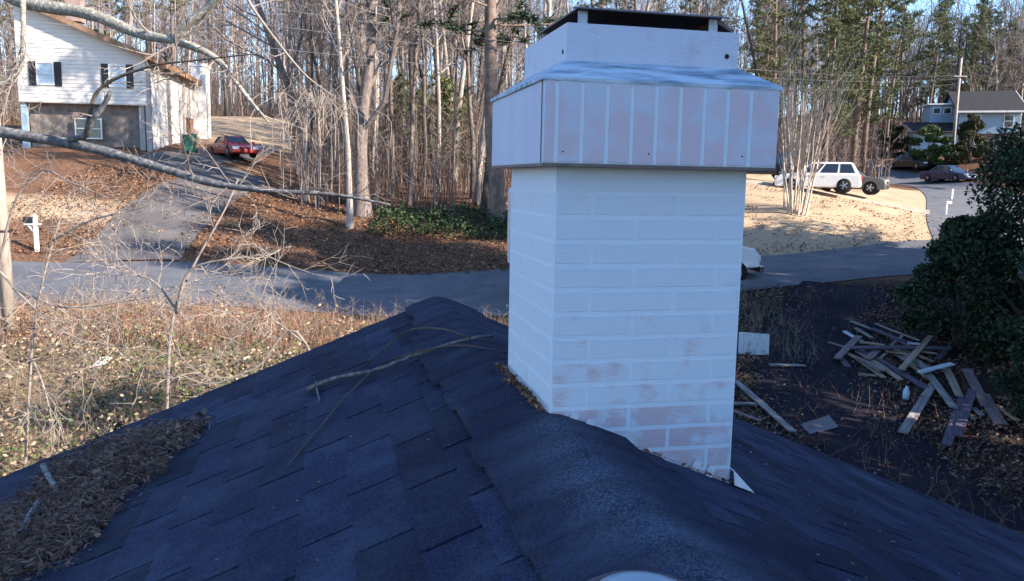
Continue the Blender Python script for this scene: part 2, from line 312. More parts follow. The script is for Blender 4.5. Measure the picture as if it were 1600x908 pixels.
STREET = smooth_path([(21.5, 34.6), (24, 40.5), (27.4, 47.5), (31.2, 55.5), (34.2, 64), (36.0, 72), (36.3, 79), (35.3, 86), (33.8, 95), (31, 108), (27, 124), (24, 150)])
DRIVE_L = smooth_path(pxs((190, 408), (245, 350), (300, 306), (350, 276))+[(-19.5, 46.5), (-18.2, 52), (-18.8, 60)])
DRIVE_R = smooth_path(pxs((1318, 446), (1308, 475), (1262, 540), (1290, 620), (1345, 700), (1430, 760))+[(8.2, 8), (8.6, 0), (8.6, -8)])
SUVWAY = smooth_path(pxs((1474, 336), (1420, 326), (1360, 314), (1300, 304))+[(13.5, 48.6), (7, 50.5)])
gx = np.concatenate([-np.geomspace(30, 300, 50)[::-1], np.linspace(-29.6, 49.6, 220), np.geomspace(50, 300, 45)])
gy = np.concatenate([np.linspace(-80, 6, 40), np.linspace(6.4, 60, 190), np.geomspace(60.5, 420, 90)])
GX, GY = np.meshgrid(gx, gy); GZ = H(GX, GY)
droad = np.minimum.reduce([polyline_dist(GX, GY, ROAD[::3])-3.9, polyline_dist(GX, GY, STREET[::3])-3.8, polyline_dist(GX, GY, DRIVE_L[::3])-2.4, polyline_dist(GX, GY, DRIVE_R[::3])-1.7, polyline_dist(GX, GY, SUVWAY[::2])-1.4])
bumps = np.zeros_like(GX)
for k in range(26):
    fx, fy, ph = rng.normal(0, 1.6), rng.normal(0, 1.6), rng.uniform(0, 7); bumps += np.sin(GX*fx+GY*fy+ph)*.018
GZ = GZ + bumps*np.clip(droad/2, 0, 1) - .02*np.clip(1-droad/1.0, 0, 1)*(droad < 1.0)
V = np.stack([GX, GY, GZ], 2).reshape(-1, 3); ny, nx = GX.shape
idx = np.arange(nx*ny).reshape(ny, nx); F = np.stack([idx[:-1, :-1], idx[:-1, 1:], idx[1:, 1:], idx[1:, :-1]], 2).reshape(-1, 4)
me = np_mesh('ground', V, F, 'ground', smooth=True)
pxm = 800+FPX*GX/np.maximum(GY, 1)
lawn = np.maximum(band(GX, 5.5, 31, .8)*band(GY, 34.5+.02*GX, 60, .8), band(pxm, 300, 470, 12)*band(GY, 57, 92, 1.5))
lawn = np.maximum(lawn, band(GX, -40, -13, 2)*band(GY, 34.5, 37.5, .6)*.9)
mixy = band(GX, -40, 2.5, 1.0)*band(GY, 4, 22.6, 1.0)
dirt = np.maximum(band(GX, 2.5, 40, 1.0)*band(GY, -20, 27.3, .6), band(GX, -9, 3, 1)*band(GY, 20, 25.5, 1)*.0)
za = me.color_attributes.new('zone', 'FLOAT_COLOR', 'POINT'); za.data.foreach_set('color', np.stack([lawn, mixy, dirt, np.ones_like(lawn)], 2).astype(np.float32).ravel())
tag(obj('ground', me), kind='structure')
def ribbon(name, path, wd, m, lift, n=9, ragged=0.0, label=None):
    T = np.gradient(path, axis=0); T /= np.linalg.norm(T, axis=1)[:, None]; Nn = np.stack([-T[:, 1], T[:, 0]], 1); s = np.linspace(-1, 1, n)
    wv = wd*.5*(1+ragged*np.interp(np.arange(len(path)), np.arange(0, len(path)+6, 2), rng.normal(size=len(np.arange(0, len(path)+6, 2)))))
    P = path[:, None, :]+Nn[:, None, :]*(s[None, :, None]*wv[:, None, None]); Z = H(P[..., 0], P[..., 1])+lift-.03*(s[None, :]**2)*(np.abs(s)[None, :] > .99)
    V = np.concatenate([P, Z[..., None]], 2).reshape(-1, 3); a = len(path); idx = np.arange(a*n).reshape(a, n)
    F = np.stack([idx[:-1, :-1], idx[:-1, 1:], idx[1:, 1:], idx[1:, :-1]], 2).reshape(-1, 4)
    return tag(obj(name, np_mesh(name, V, F[:, ::-1], m, smooth=True)), kind='structure')
ribbon('road', ROAD, 7.2, 'asphalt', .036)
ribbon('street', STREET, 6.4, 'asphalt', .042)
ribbon('driveway_left', DRIVE_L, 4.2, 'drive_left', .032, ragged=.04)
ribbon('driveway_right', DRIVE_R, 2.9, 'asphalt_old', .03, ragged=.12)
ribbon('driveway_pale', SUVWAY, 2.3, 'pale_gravel', .02, ragged=.22)

# ------------------------------------------------------------------ the house under the camera: roof and chimney
K = .311; A = .2274
DX = np.array([math.cos(A), math.sin(A), 0]); DY = np.array([-math.sin(A), math.cos(A), 0]); O = np.array([.3007*K, 6*K, 0])
ZR = CAMZ-1.764*K; SLL, SLR, VEND = .40, .42, 1.94
MR = Matrix(((DX[0], DY[0], 0, O[0]), (DX[1], DY[1], 0, O[1]), (0, 0, 1, 0), (0, 0, 0, 1)))   # local (u along face, v along ridge, z up)
house = thing('house', 'dark shingled gable roof with painted faux brick chimney under the camera', 'house')
house.matrix_world = MR
def rz(u): return ZR-(SLL*-u if u < 0 else SLR*u)
VB, UL, UR = -9.0, -4.6, 5.2
mb = MB()   # roof deck: two slabs
mb.prism([(0, ZR-.012), (UL, rz(UL)-.012), (UL, rz(UL)-.16), (0, ZR-.16)], lambda p: (p[0], VB, p[1]), lambda p: (p[0], VEND-.01, p[1]))
mb.prism([(0, ZR-.16), (UR, rz(UR)-.16), (UR, rz(UR)-.012), (0, ZR-.012)], lambda p: (p[0], VB, p[1]), lambda p: (p[0], VEND-.01, p[1]))
roof = mb.build('roof', 'roof_under', house)
mb = MB()
for (u0, u1) in ((UL+.5, UR-.5),):
    mb.prism([(u0, -.6), (u1, -.6), (u1, rz(u1)-.2), (0, ZR-.2), (u0, rz(u0)-.2)], lambda p: (p[0], VB+.4, p[1]), lambda p: (p[0], VEND-.35, p[1]))
mat('house_wall', (.28, .20, .16), (.36, .27, .22), scale=3, coord='World'); mb.build('wall', 'house_wall', house)
mat('trim_pale', (.42, .38, .34), (.5, .46, .42), scale=6, coord='World', rough=.7)
for s, UE in ((-1, UL), (1, UR)):
    mb = MB(); sl_ = SLL if s < 0 else SLR
    mb.prism([(0, ZR-.15), (UE, rz(UE)-.15), (UE, rz(UE)-.018), (0, ZR-.018)], lambda p: (p[0], VEND-.008, p[1]), lambda p: (p[0], VEND+.016, p[1])); mb.build('rake_board', 'trim_pale', house)
# shingle tabs
TABW, EXPO = .305, .1225
def proj(P):
    d = np.asarray(P)-CAM; z = d@FW; return 800+FPX*(d@CR)/z, 454-FPX*(d@CU)/z, z
def to_w(u, v, z): return O+DX*u+DY*v+np.array([0, 0, z])
tabs = []
for side in (-1, 1):
    sl_ = SLL if side < 0 else SLR; ca = 1/math.hypot(1, sl_); EU = EXPO*ca; nrow = int((4.55 if side < 0 else 5.15)/EU)
    for i in range(nrow):
        u0 = (.12 if side < 0 else .06)+i*EU; off = (.5*TABW if i % 2 else 0)+((i*.013) % .05)*(1 if i % 4 < 2 else -1)+(.075 if side < 0 else .02)
        for k in range(-31, 9):
            v0 = off+k*TABW; v1 = v0+TABW
            if v0 > VEND-.03 or v0 < VB: continue
            v1 = min(v1, VEND); uc = side*(u0+EU*.5); x, y, z = proj(to_w(uc, (v0+v1)/2, rz(uc)))
            inv = z > .25 and -60 < x < 1660 and 400 < y < 980
            tabs.append((inv, z if z > .2 else 99, side, u0, v0, v1, i))
def tab_verts(side, u0, v0, v1, jl=0.0, jv=0.0):
    """a tab: top edge under the next course, lower edge proud"""
    sl_ = SLL if side < 0 else SLR; ca = 1/math.hypot(1, sl_); EU = EXPO*ca; nx_ = side*sl_*ca; nz_ = ca
    g = .0052; a, b = v0+g+jv, v1-g+jv; ut, ub = u0-.012, u0+EU+jl
    P = []
    for u, h0, h1 in ((ut, -.006, .0), (ub, -.004, .0030+jl*.3)):
        for v in (a, b):
            for h in (h0, h1): U = side*u; P.append((U+nx_*h, v, ZR-sl_*u+nz_*h))
    return P
def pale_attr(me, val):
    a = me.attributes.new('pale_tone', 'FLOAT', 'POINT'); a.data.foreach_set('value', val)
tabs.sort(key=lambda t: (not t[0], t[1]))
rest = MB(); npart = 0
tabmesh = {}
for (inv, z, side, u0, v0, v1, i) in tabs:
    full = abs(v1-v0-TABW) < 1e-6
    # keep clear of the chimney footprint
    if side > 0 and u0+.12 < .40 and v1 < .43 and v0 > .03: continue
    if inv and npart < 300 and full:
        key = (side, rnd.randrange(6))
        if key not in tabmesh:
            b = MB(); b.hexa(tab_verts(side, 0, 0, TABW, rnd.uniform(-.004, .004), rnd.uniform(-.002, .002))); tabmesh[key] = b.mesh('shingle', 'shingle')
        o = obj('shingle', tabmesh[key], roof); sl_ = SLL if side < 0 else SLR
        o.location = (side*u0, v0, -sl_*u0 + rnd.uniform(0, .0015)); npart += 1
    else: rest.hexa(tab_verts(side, u0, v0, v1, rnd.uniform(-.004, .004), rnd.uniform(-.002, .002)))
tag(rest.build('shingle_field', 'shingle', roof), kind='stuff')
# starter under the ridge and rounded ridge caps
def cap_section(u, wl, wr, h):
    """height of the rounded ridge above the two planes"""
    return 0
CAPL, CAPR = -.19, .22
ncap = 0
for k in range(-62, 14):
    va = .14+k*.143; vb = min(va+.155, VEND+.012)
    if va > VEND-.05: continue
    mb = MB(); us = np.linspace(-1, 1, 15); wl = CAPL*(1 if va < 1.2 else .8)+rnd.uniform(-.012, .012); wr = CAPR*.86+rnd.uniform(-.01, .01); jz = rnd.uniform(-.0006, .0008)
    rows = []; nvv = 3; val = []
    for j in range(nvv):
        v = va+(vb-va)*j/(nvv-1); lift = .0062+jz-.0018*(1-j/(nvv-1))
        row = []
        for s in us:
            u = -s*wl if s < 0 else s*wr
            u = (-s*wl) if s < 0 else s*wr
            if s < 0: u = s*abs(wl)
            zz = ZR-(math.sqrt(u*u+.03**2)-.03)*(SLL if u < 0 else SLR)*1.0
            # bottom side edges seat on the tabs
            zz += lift+.0015*math.sin(v*2.1+1)
            row.append((u, v, zz))
        rows.append(row)
    i0 = 0
    for row in rows: mb.v += row
    n_ = len(us)
    for j in range(nvv-1):
        for s in range(n_-1): mb.f.append((j*n_+s, j*n_+s+1, (j+1)*n_+s+1, (j+1)*n_+s)); mb.mi.append(0)
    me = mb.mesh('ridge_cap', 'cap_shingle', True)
    pv = np.array(mb.v); wv = np.exp(-((pv[:, 0]-.03-.05*np.sin(pv[:, 1]*4))/.075)**2)*1.7*np.clip((.55-pv[:, 1])/.5, 0, 1)
    pale_attr(me, wv.astype(np.float32))
    o = obj('ridge_cap', me, roof); sd = o.modifiers.new('s', 'SOLIDIFY'); sd.thickness = .002; sd.offset = -1

# chimney
CW, CD = .473, .45
chim = MB(); zt = CAMZ+.091*K; OH = .0466; CB, CT = CAMZ+.1175*K, CAMZ+.713*K; CO = .026; COT = CAMZ+.351; COB = CAMZ+.268
chim.box((CW/2, CD/2, (zt+.02+ZR-.35)/2), (CW, CD, zt+.02-ZR+.35))
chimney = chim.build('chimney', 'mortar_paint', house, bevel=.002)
chimney['label'] = 'white painted sheet metal chimney with pink worn faux bricks'
def rub(me, f):
    a = me.attributes.new('rub', 'FLOAT', 'POINT'); a.data.foreach_set('value', np.array([f(*v.co) for v in me.vertices], np.float32))
COURSE = .0563; ROW0 = CAMZ-.0815    # joint heights measured from the photograph
def brick_row(face, z0, z1, spans, length):
    for (a, b) in spans:
        g = .0048; a2, b2 = max(a+g, .002), min(b-g, length-.002)
        if b2-a2 < .01: continue
        mb = MB(); t = .0009
        if face == 'front': mb.box(((a2+b2)/2, -t/2+.0005, (z0+z1)/2), (b2-a2, t+.001, z1-z0-.0098))
        else: mb.box((-t/2+.0005, (a2+b2)/2, (z0+z1)/2), (t+.001, b2-a2, z1-z0-.0098))
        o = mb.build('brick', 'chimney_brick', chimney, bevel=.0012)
        lowz = (CAMZ-.36-(z0+z1)/2)
        base = -.06+max(0, lowz)*1.1+rnd.uniform(-.05, .05)+(.045 if face == 'front' and a < .02 else 0)+(-.1 if face == 'left' else 0)
        rub(o.data, lambda x, y, z: base)
zc = ROW0+COURSE; row = 0
while zc > ZR-.32:
    z1 = min(zc, zt-.001); z0 = zc-COURSE
    if row % 2 == 0: sp = [(0, .09), (.09, .30), (.30, CW)]
    else: sp = [(0, .197), (.197, .405), (.405, CW)]
    if z1-z0 > .02:
        # skip faces wholly under the roof
        brick_row('front', z0, z1, [s for s in sp if z1 > rz(s[1])-.03], CW)
        sp2 = [(0, .10), (.10, .31), (.31, CD)] if row % 2 else [(0, .2), (.2, .41), (.41, CD)]
        if z1 > ZR-.02: brick_row('left', z0, z1, sp2, CD)
    zc -= COURSE; row += 1
# top strip of the body is one plain course
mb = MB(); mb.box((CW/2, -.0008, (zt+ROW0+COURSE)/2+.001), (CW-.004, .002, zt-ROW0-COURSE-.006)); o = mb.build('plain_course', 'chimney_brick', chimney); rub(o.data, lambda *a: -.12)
# cap band
mb = MB(); t = .004
P = [(-OH, -OH), (CW+OH, -OH), (CW+OH, CD+OH), (-OH, CD+OH)]
mb.prism(P, lambda p: (p[0], p[1], CB), lambda p: (p[0], p[1], CT))
band_ = mb.build('cap_band', ['cap_side'], chimney, bevel=.0015)
mb = MB(); mb.box((CW/2, -OH-.0015, (CB+CT)/2), (CW+2*OH-.004, .003, CT-CB-.004)); o = mb.build('cap_face', 'mortar_paint', band_)
fx = np.linspace(-OH+.006, CW+OH-.006, 11); fx[0] = -OH+.003
jx = [-OH+.004]+[-OH+.031+.0578*k for k in range(9)]+[CW+OH-.004]
for a, b in zip(jx[:-1], jx[1:]):
    g = .0048; mb = MB(); a2 = a+(g if a > -OH+.01 else 0); b2 = b-(g if b < CW+OH-.01 else 0)
    mb.box(((a2+b2)/2, -OH-.0038, (CB+CT)/2+.001), (b2-a2, .0026, CT-CB-.007)); o = mb.build('soldier_brick', 'cap_brick', band_, bevel=.001); e = rnd.uniform(-.05, .05); rub(o.data, lambda x, y, z: e+(.06 if z < (CB+CT)/2 else -.02))
# dark lip under the band
mb = MB(); mb.prism([(-OH+.001, -OH-.006), (CW+OH-.001, -OH-.006), (CW+OH+.002, CD+OH), (-OH-.002, CD+OH)], lambda p: (p[0], p[1], CB-.006), lambda p: (p[0], p[1], CB+.0005)); mb.build('drip_lip', 'lid_metal', band_)
# vertical corner seam
mb = MB(); mb.box((-OH-.0012, -OH+.0022, (CB+CT)/2), (.0022, .002, CT-CB-.004)); mb.build('seam', 'lid_metal', band_)
# skirt: frustum up to the collar
mb = MB(); a, b = -OH-.004, CO; 
B4 = [(-OH-.005, -OH-.006, CT), (CW+OH+.005, -OH-.006, CT), (CW+OH+.005, CD+OH+.005, CT), (-OH-.005, CD+OH+.005, CT)]
T4 = [(CO-.004, CO-.004, COB), (CW-CO+.004, CO-.004, COB), (CW-CO+.004, CD-CO+.004, COB), (CO-.004, CD-CO+.004, COB)]
mb.v = B4+[(x, y, z-.008) for x, y, z in B4]+T4
for k in range(4): mb.f.append((k, (k+1) % 4, 8+(k+1) % 4, 8+k)); mb.f.append((4+k, 4+(k+1) % 4, (k+1) % 4, k)); mb.mi += [0, 0]
mb.f.append((8, 9, 10, 11)); mb.mi.append(0)
mb.build('cap_skirt', 'skirt_paint', chimney)
# collar: open box of sheet metal
mb = MB()
for (x0, x1, y0, y1) in ((CO, CW-CO, CO, CO+.004), (CO, CW-CO, CD-CO-.004, CD-CO), (CO, CO+.004, CO+.0042, CD-CO-.0042), (CW-CO-.004, CW-CO, CO+.0042, CD-CO-.0042)):
    mb.box(((x0+x1)/2, (y0+y1)/2, (COB-.01+COT)/2), (x1-x0, y1-y0, COT-COB+.01))
mb.v = [(x, y, z-(.010*math.exp(-((x-.16)/.12)**2) if z > COT-.01 else 0)*0) for x, y, z in mb.v]
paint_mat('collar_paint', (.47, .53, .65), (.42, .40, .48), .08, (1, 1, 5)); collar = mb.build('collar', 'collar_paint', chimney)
mb = MB(); mb.box((CW/2, CD/2, COT-.03), (CW-2*CO-.01, CD-2*CO-.01, .01)); mb.build('chase_top', 'flue_dark', chimney)
mb = MB(); mb.lathe([(.10, 0), (.10, .045), (.094, .045), (.094, .0)], (CW/2, CD/2, COT-.027)); mb.build('flue', 'flue_dark', chimney)
# lid plate on bent legs
LI = CO+.036; LZ = COT+.038
mb = MB(); mb.box((CW/2, CD/2, LZ), (CW-2*LI+.012, CD-2*LI+.012, .005)); lid = mb.build('lid', 'lid_metal', chimney, bevel=.001)
mb = MB()
mb.face([(LI-.006, LI-.006, LZ+.002), (CW-LI+.006, LI-.006, LZ+.002), (CW-LI+.02, LI-.02, LZ-.004), (LI-.02, LI-.02, LZ-.004)])
for a4 in ():
    pass
o = mb.build('lid_flange', 'lid_metal', lid); sd = o.modifiers.new('s', 'SOLIDIFY'); sd.thickness = .002
for (x, y) in ((LI+.012, LI+.004), (CW-LI-.012, LI+.004), (LI+.012, CD-LI-.004), (CW-LI-.012, CD-LI-.004)):
    mb = MB(); mb.box((x, y, LZ-.035), (.022, .003, .066)); mb.build('lid_leg', 'collar_paint', lid)
mb = MB(); mb.hexa([(CW-LI-.002, LI, LZ-.012), (CW-LI-.002, LI, LZ-.001), (CW-LI-.002, CD-LI, LZ-.012), (CW-LI-.002, CD-LI, LZ-.001), (CW-CO+.006, LI, COT+.004), (CW-CO+.006, LI, COT+.012), (CW-CO+.006, CD-LI, COT+.004), (CW-CO+.006, CD-LI, COT+.012)]); mb.build('lid_wing', 'lid_metal', lid)
# screws
for (x, y, z, f) in ((CO+.06, CO, COT-.055, 'l'), (CW-.055, CO-.001, COT-.055, 'f'), (.0, -OH-.0052, CB+.026, 'f'), (.2, -OH-.0052, CB+.026, 'f'), (.43, -OH-.0052, CB+.026, 'f')):
    mb = MB()
    if f == 'l': mb.lathe([(.001, -.002), (.0055, -.002), (.0055, .001)], (0, 0, 0), n=10); mb.v = [(CO-h_, CO+.03+x_, COT-.06+y_) for x_, y_, h_ in mb.v]
    else: rr = .0055 if z > CT else .0019; mb.lathe([(rr, -.0015), (rr, .001), (.001, .001)], (x, y, z), ax='y', n=10)
    mb.build('screw', 'flue_dark', chimney)
# step flashing tabs at the foot, small white cricket, grime line
for x in (.055, .095, .375, .415):
    mb = MB(); z = rz(x); M = Matrix.Translation((x, -.006, z+.012)) @ Matrix.Rotation(.42, 4, 'Y')
    mb.box((0, 0, 0), (.020, .003, .034), M); mb.box((0, -.0022, .004), (.005, .002, .006), M); mb.build('flashing_tab', 'flash_white', chimney)
mb = MB(); z0 = rz(CW)
P = [(CW+.0015, -.016, z0+.042), (CW+.0015, .06, z0+.046), (CW+.062, .05, rz(CW+.062)+.010), (CW+.056, -.024, rz(CW+.056)+.007), (CW+.0015, -.024, z0+.006)]
mb.face([P[0], P[4], P[3]]); mb.face([P[0], P[3], P[2], P[1]])
o = mb.build('cricket', 'flash_white', chimney); sd = o.modifiers.new('s', 'SOLIDIFY'); sd.thickness = .003

# ------------------------------------------------------------------ trees
def grow(T, p, d, L, r, lev, spec, seed):
    """recursive branch; T: dict level-> list of (path, radii, sides)"""
    R = seed; sp = spec[lev]; n = sp['seg']; pts = [p.copy()]; rad = [r]; q = p.copy(); dd = d.copy()
    for k in range(n):
        dd = dd+np.array([R.gauss(0, 1), R.gauss(0, 1), R.gauss(0, 1)])*sp['wob']+np.array([0, 0, sp['up']]); dd /= np.linalg.norm(dd)
        q = q+dd*L/n; pts.append(q.copy()); rad.append(r*(1-(k+1)/n*(1-sp['tip'])))
    T.append((lev, pts, rad, sp['sides']))
    if lev+1 < len(spec):
        c = spec[lev+1]; num = max(1, int(round(sp['kids']*R.uniform(.75, 1.25))))
        for i in range(num):
            t = sp['from']+(1-sp['from'])*(i+R.random())/num; f = t*n; k = min(int(f), n-1); pp = pts[k]+(pts[k+1]-pts[k])*(f-k)
            ax = pts[k+1]-pts[k]; ax = ax/np.linalg.norm(ax); o_ = np.array([R.gauss(0, 1), R.gauss(0, 1), R.gauss(0, 1)]); o_ -= ax*(o_@ax); o_ /= np.linalg.norm(o_)
            an = math.radians(R.uniform(*c['ang'])); nd = ax*math.cos(an)+o_*math.sin(an)
            rr = max((rad[k])*R.uniform(*c['rr']), c['rmin']); grow(T, pp, nd, L*R.uniform(*c['len'])*(1-c.get('apic', 0)*t), rr, lev+1, spec, R)
def tree_meshes(name, spec, L, r, seed, mtrunk, mtwig, lean=(0, 0)):
    R = random.Random(seed); T = []; grow(T, np.zeros(3)-np.array([0, 0, .3]), np.array([lean[0], lean[1], 1.0])/math.sqrt(1+lean[0]**2+lean[1]**2), L, r, 0, spec, R)
    a, b = MB(), MB()
    for lev, pts, rad, sd in T: (a if lev == 0 else b).tube(pts, rad, sd, cap=False)
    # root flare
    a.v = [(x*(1+.5*math.exp(-max(z+.3, 0)/.45)), y*(1+.5*math.exp(-max(z+.3, 0)/.45)), z) if z < 1.5 and lean == (0, 0) else (x, y, z) for x, y, z in a.v]
    return a.mesh('trunk', mtrunk, True), b.mesh('crown', mtwig, False), T
FOREST = [dict(seg=9, wob=.035, up=.02, tip=.25, sides=8, kids=15, **{'from': .42}),
          dict(seg=5, wob=.16, up=.10, tip=.3, sides=5, kids=7, ang=(30, 62), rr=(.28, .5), len=(.16, .34), rmin=.03, apic=.4, **{'from': .2}),
          dict(seg=4, wob=.2, up=.06, tip=.4, sides=3, kids=6, ang=(25, 60), rr=(.35, .6), len=(.3, .6), rmin=.014, **{'from': .15}),
          dict(seg=2, wob=.25, up=.03, tip=.4, sides=3, kids=0, ang=(20, 60), rr=(.4, .6), len=(.3, .6), rmin=.009, **{'from': .1})]
def variant(base, **kw):
    out = [dict(d) for d in base]
    for k, v in kw.items():
        i, key = k.split('_'); out[int(i[1:])][key] = v
    return out
SPREAD = variant(FOREST, l0_from=.22, l0_kids=13, l1_len=(.35, .6), l1_ang=(25, 50), l0_wob=.06, l1_kids=9)
POLE = variant(FOREST, l0_from=.55, l0_kids=11, l1_len=(.1, .2), l0_wob=.02)
PROTO = {}
for i in range(3): PROTO['forest%d' % i] = tree_meshes('f', FOREST, 19, .19, 11+i, 'bark', 'twig')
for i in range(2): PROTO['light%d' % i] = tree_meshes('f', FOREST, 20, .20, 31+i, 'bark_light', 'twig_pale')
for i in range(2): PROTO['pole%d' % i] = tree_meshes('f', POLE, 15, .085, 41+i, 'bark_light' if i else 'bark', 'twig')
for i in range(2): PROTO['dark%d' % i] = tree_meshes('f', FOREST, 19, .2, 71+i, 'bark_dark', 'bark')
for i in range(2): PROTO['spread%d' % i] = tree_meshes('f', SPREAD, 17, .30, 51+i, 'bark', 'twig')
def plant_tree(proto, loc, rzv, sc, label, group=None, name='bare_tree', cat='tree', tilt=(0, 0)):
    t = thing(name, label, cat, loc, rzv, group); t.scale = (sc[0], sc[0], sc[1]); t.rotation_euler = (tilt[0], tilt[1], rzv)
    for nm, me in (('trunk', PROTO[proto][0]), ('crown', PROTO[proto][1])): obj(nm, me, t)
    return t
def pine_meshes(seed, Ht=21, r=.24, first=.45, nb=34, dens=1.0, spread=.17, mneed='needles'):
    R = random.Random(seed); g = np.random.default_rng(seed); a, b = MB(), MB(); pts = []; q = np.array([0, 0, -.3]); d = np.array([0, 0, 1.])
    for k in range(11): pts.append(q.copy()); d = d+np.array([R.gauss(0, .02), R.gauss(0, .02), 0]); d /= np.linalg.norm(d); q = q+d*Ht/10
    rad = [r*(1-.8*k/10) for k in range(11)]; a.tube(pts, rad, 8, cap=False); AA = []; BB = []
    for i in range(nb):
        t = first+(1-first)*((i+R.random())/nb); k = min(int(t*10), 9); p = pts[k]+(pts[k+1]-pts[k])*(t*10-k); an = R.uniform(0, 6.28)
        L = Ht*spread*R.uniform(.55, 1.1)*(1.05-.75*max(0, (t-first)/(1-first))**1.5); dd = np.array([math.cos(an), math.sin(an), R.uniform(-.1, .45)]); dd /= np.linalg.norm(dd)
        bp = [p.copy()]; x = p.copy()
        for s in range(4): dd = dd+np.array([R.gauss(0, .12), R.gauss(0, .12), R.gauss(.05, .08)]); dd /= np.linalg.norm(dd); x = x+dd*L/4; bp.append(x.copy())
        b.tube(bp, [.05, .04, .03, .02, .012], 4, cap=False)
        for s in range(int(13*dens)):
            f = R.uniform(.8, 4); kk = min(int(f), 3); base = bp[kk]+(bp[kk+1]-bp[kk])*(f-kk); o2 = np.array([R.gauss(0, 1), R.gauss(0, 1), R.gauss(.25, .5)]); o2 /= np.linalg.norm(o2); tip = base+o2*R.uniform(.25, .8)
            b.tube([base, tip], [.014, .008], 3, cap=False)
            m = 20; st = tip-o2*g.uniform(0, .35, (m, 1)); nd = o2*.5+g.normal(size=(m, 3))*.75; nd /= np.linalg.norm(nd, axis=1)[:, None]; AA.append(st); BB.append(st+nd*g.uniform(.2, .36, (m, 1)))
    AA = np.concatenate(AA); BB = np.concatenate(BB); V, F = strips(AA, BB, .06)
    return a.mesh('trunk', 'bark_pine', True), b.mesh('limbs', 'bark_pine'), np_mesh('needles', V, F, mneed)
PINE = [pine_meshes(61, dens=1.3), pine_meshes(62, first=.55, nb=28), pine_meshes(63, first=.3, nb=44, spread=.14), pine_meshes(64, first=.35, nb=40, mneed='needles_dark'), pine_meshes(65, first=.2, nb=52, spread=.17, dens=1.2)]
YPINE = pine_meshes(66, Ht=6, r=.06, first=.2, nb=22, spread=.24, dens=.8)
def plant_pine(k, loc, rzv, sc, label, group=None, name='pine_tree'):
    t = thing(name, label, 'tree', loc, rzv, group); t.scale = (sc, sc, sc)
    P = YPINE if k == 'y' else PINE[k]; obj('trunk', P[0], t); c = obj('crown', P[2], t); obj('limbs', P[1], c); return t
FAM = {'forest': 'grey barked', 'light': 'pale barked', 'pole': 'pole thin', 'dark': 'dark trunked', 'spread': 'broad limbed'}
# forest scatter: individual trees with a spacing rule
placed = []
def free(x, y, dmin):
    for (a, b) in placed:
        if (a-x)**2+(b-y)**2 < dmin*dmin: return False
    return True
EXCL = [(polyline_dist, STREET[::4], 6.0), (polyline_dist, DRIVE_L[::4], 4.2), (polyline_dist, SUVWAY[::3], 3.5)]
def ok_spot(x, y, dmin):
    if not free(x, y, dmin): return False
    for f, pts, d in EXCL:
        if f(np.array([x]), np.array([y]), pts)[0] < d: return False
    if -33 < x < -15 and 44 < y < 66: return False        # left house
    if 38 < x < 74 and 70 < y < 103: return False           # right house
    if 6 < x < 29 and y < 60: return False                 # lawn with the cars
    return True
def scatter(n, pxr, Yr, protos, label, group, dmin=1.6, smin=.7, smax=1.15, pine=False, bias=1.0, name='bare_tree'):
    k = 0; tries = 0
    while k < n and tries < n*40:
        tries += 1; Y = Yr[0]+(Yr[1]-Yr[0])*rnd.random()**bias; px = rnd.uniform(*pxr); x = (px-800)/FPX*Y
        if not ok_spot(x, Y, dmin*(1 if Y < 80 else .8)): continue
        if 300 < px < 455 and Y < 88: continue
        placed.append((x, Y)); z = H(x, Y); s = rnd.uniform(smin, smax); pr0 = rnd.choice(protos)
        big = 'tall ' if s > (smin+smax)/2 else 'shorter '; dep = ', nearer rank' if Y < (Yr[0]+Yr[1])/2 else ', farther rank'
        if pine: plant_pine(pr0, (x, Y, z-.1), rnd.uniform(0, 6.28), s, big+label+dep, group+dep)
        else: label_ = big+FAM[pr0[:-1]]+' '+label+dep; plant_tree(pr0, (x, Y, z-.1), rnd.uniform(0, 6.28), (s*rnd.uniform(.8, 1.1), s), label_, group+', '+FAM[pr0[:-1]]+dep, tilt=(rnd.gauss(0, .03), rnd.gauss(0, .03)), name=name)
        k += 1
# trees that stand out
def px_tree(px, Y, proto, sc, label, rzv=0, tilt=(0, 0), name='bare_tree'):
    g = ground(px, Y); placed.append((g[0], g[1])); return plant_tree(proto, (g[0], g[1], g[2]-.15), rzv, sc, label, name=name, tilt=tilt)
px_tree(566, 39.5, 'spread0', (1.25, .95), 'large dark tree forking low into a fan of limbs across the road', 1.1)
px_tree(545, 37.2, 'light0', (.75, .8), 'pale barked tree standing nearest the road bank in front of the forked tree', 2.0)
px_tree(505, 45, 'spread1', (.9, .9), 'ivy clad tree leaning to the left beside the driveway', .4, tilt=(0, -.30), name='leaning_tree')
px_tree(745, 44, 'light1', (.9, 1.0), 'tall pale sunlit trunk left of the big dark pine', .3)
px_tree(610, 46, 'forest1', (.7, .9), 'dark straight trunk at the shaded edge of the woods', 2.2)
px_tree(705, 41, 'pole0', (.9, .8), 'thin dark sapling trunk standing in the shaded leaf litter', 1.0)
g = ground(776, 39.5); placed.append((g[0], g[1]))
plant_pine(3, (g[0], g[1], g[2]-.2), .5, 1.25, 'massive dark trunked pine directly left of the chimney').scale = (1.75, 1.75, 1.15)
scatter(62, (330, 790), (41, 75), ['forest0', 'forest1', 'forest2', 'light0', 'light1', 'pole0', 'pole1', 'light1', 'dark0', 'dark1', 'dark0'], 'bare tree in the woods left of the chimney', 'bare trees in the woods left of the chimney', 1.3, .6, 1.1)
scatter(46, (330, 800), (75, 125), ['forest0', 'dark1', 'light0', 'light1', 'pole1'], 'bare tree in the woods left of the chimney', 'bare trees in the woods left of the chimney', 1.8, .8, 1.2)
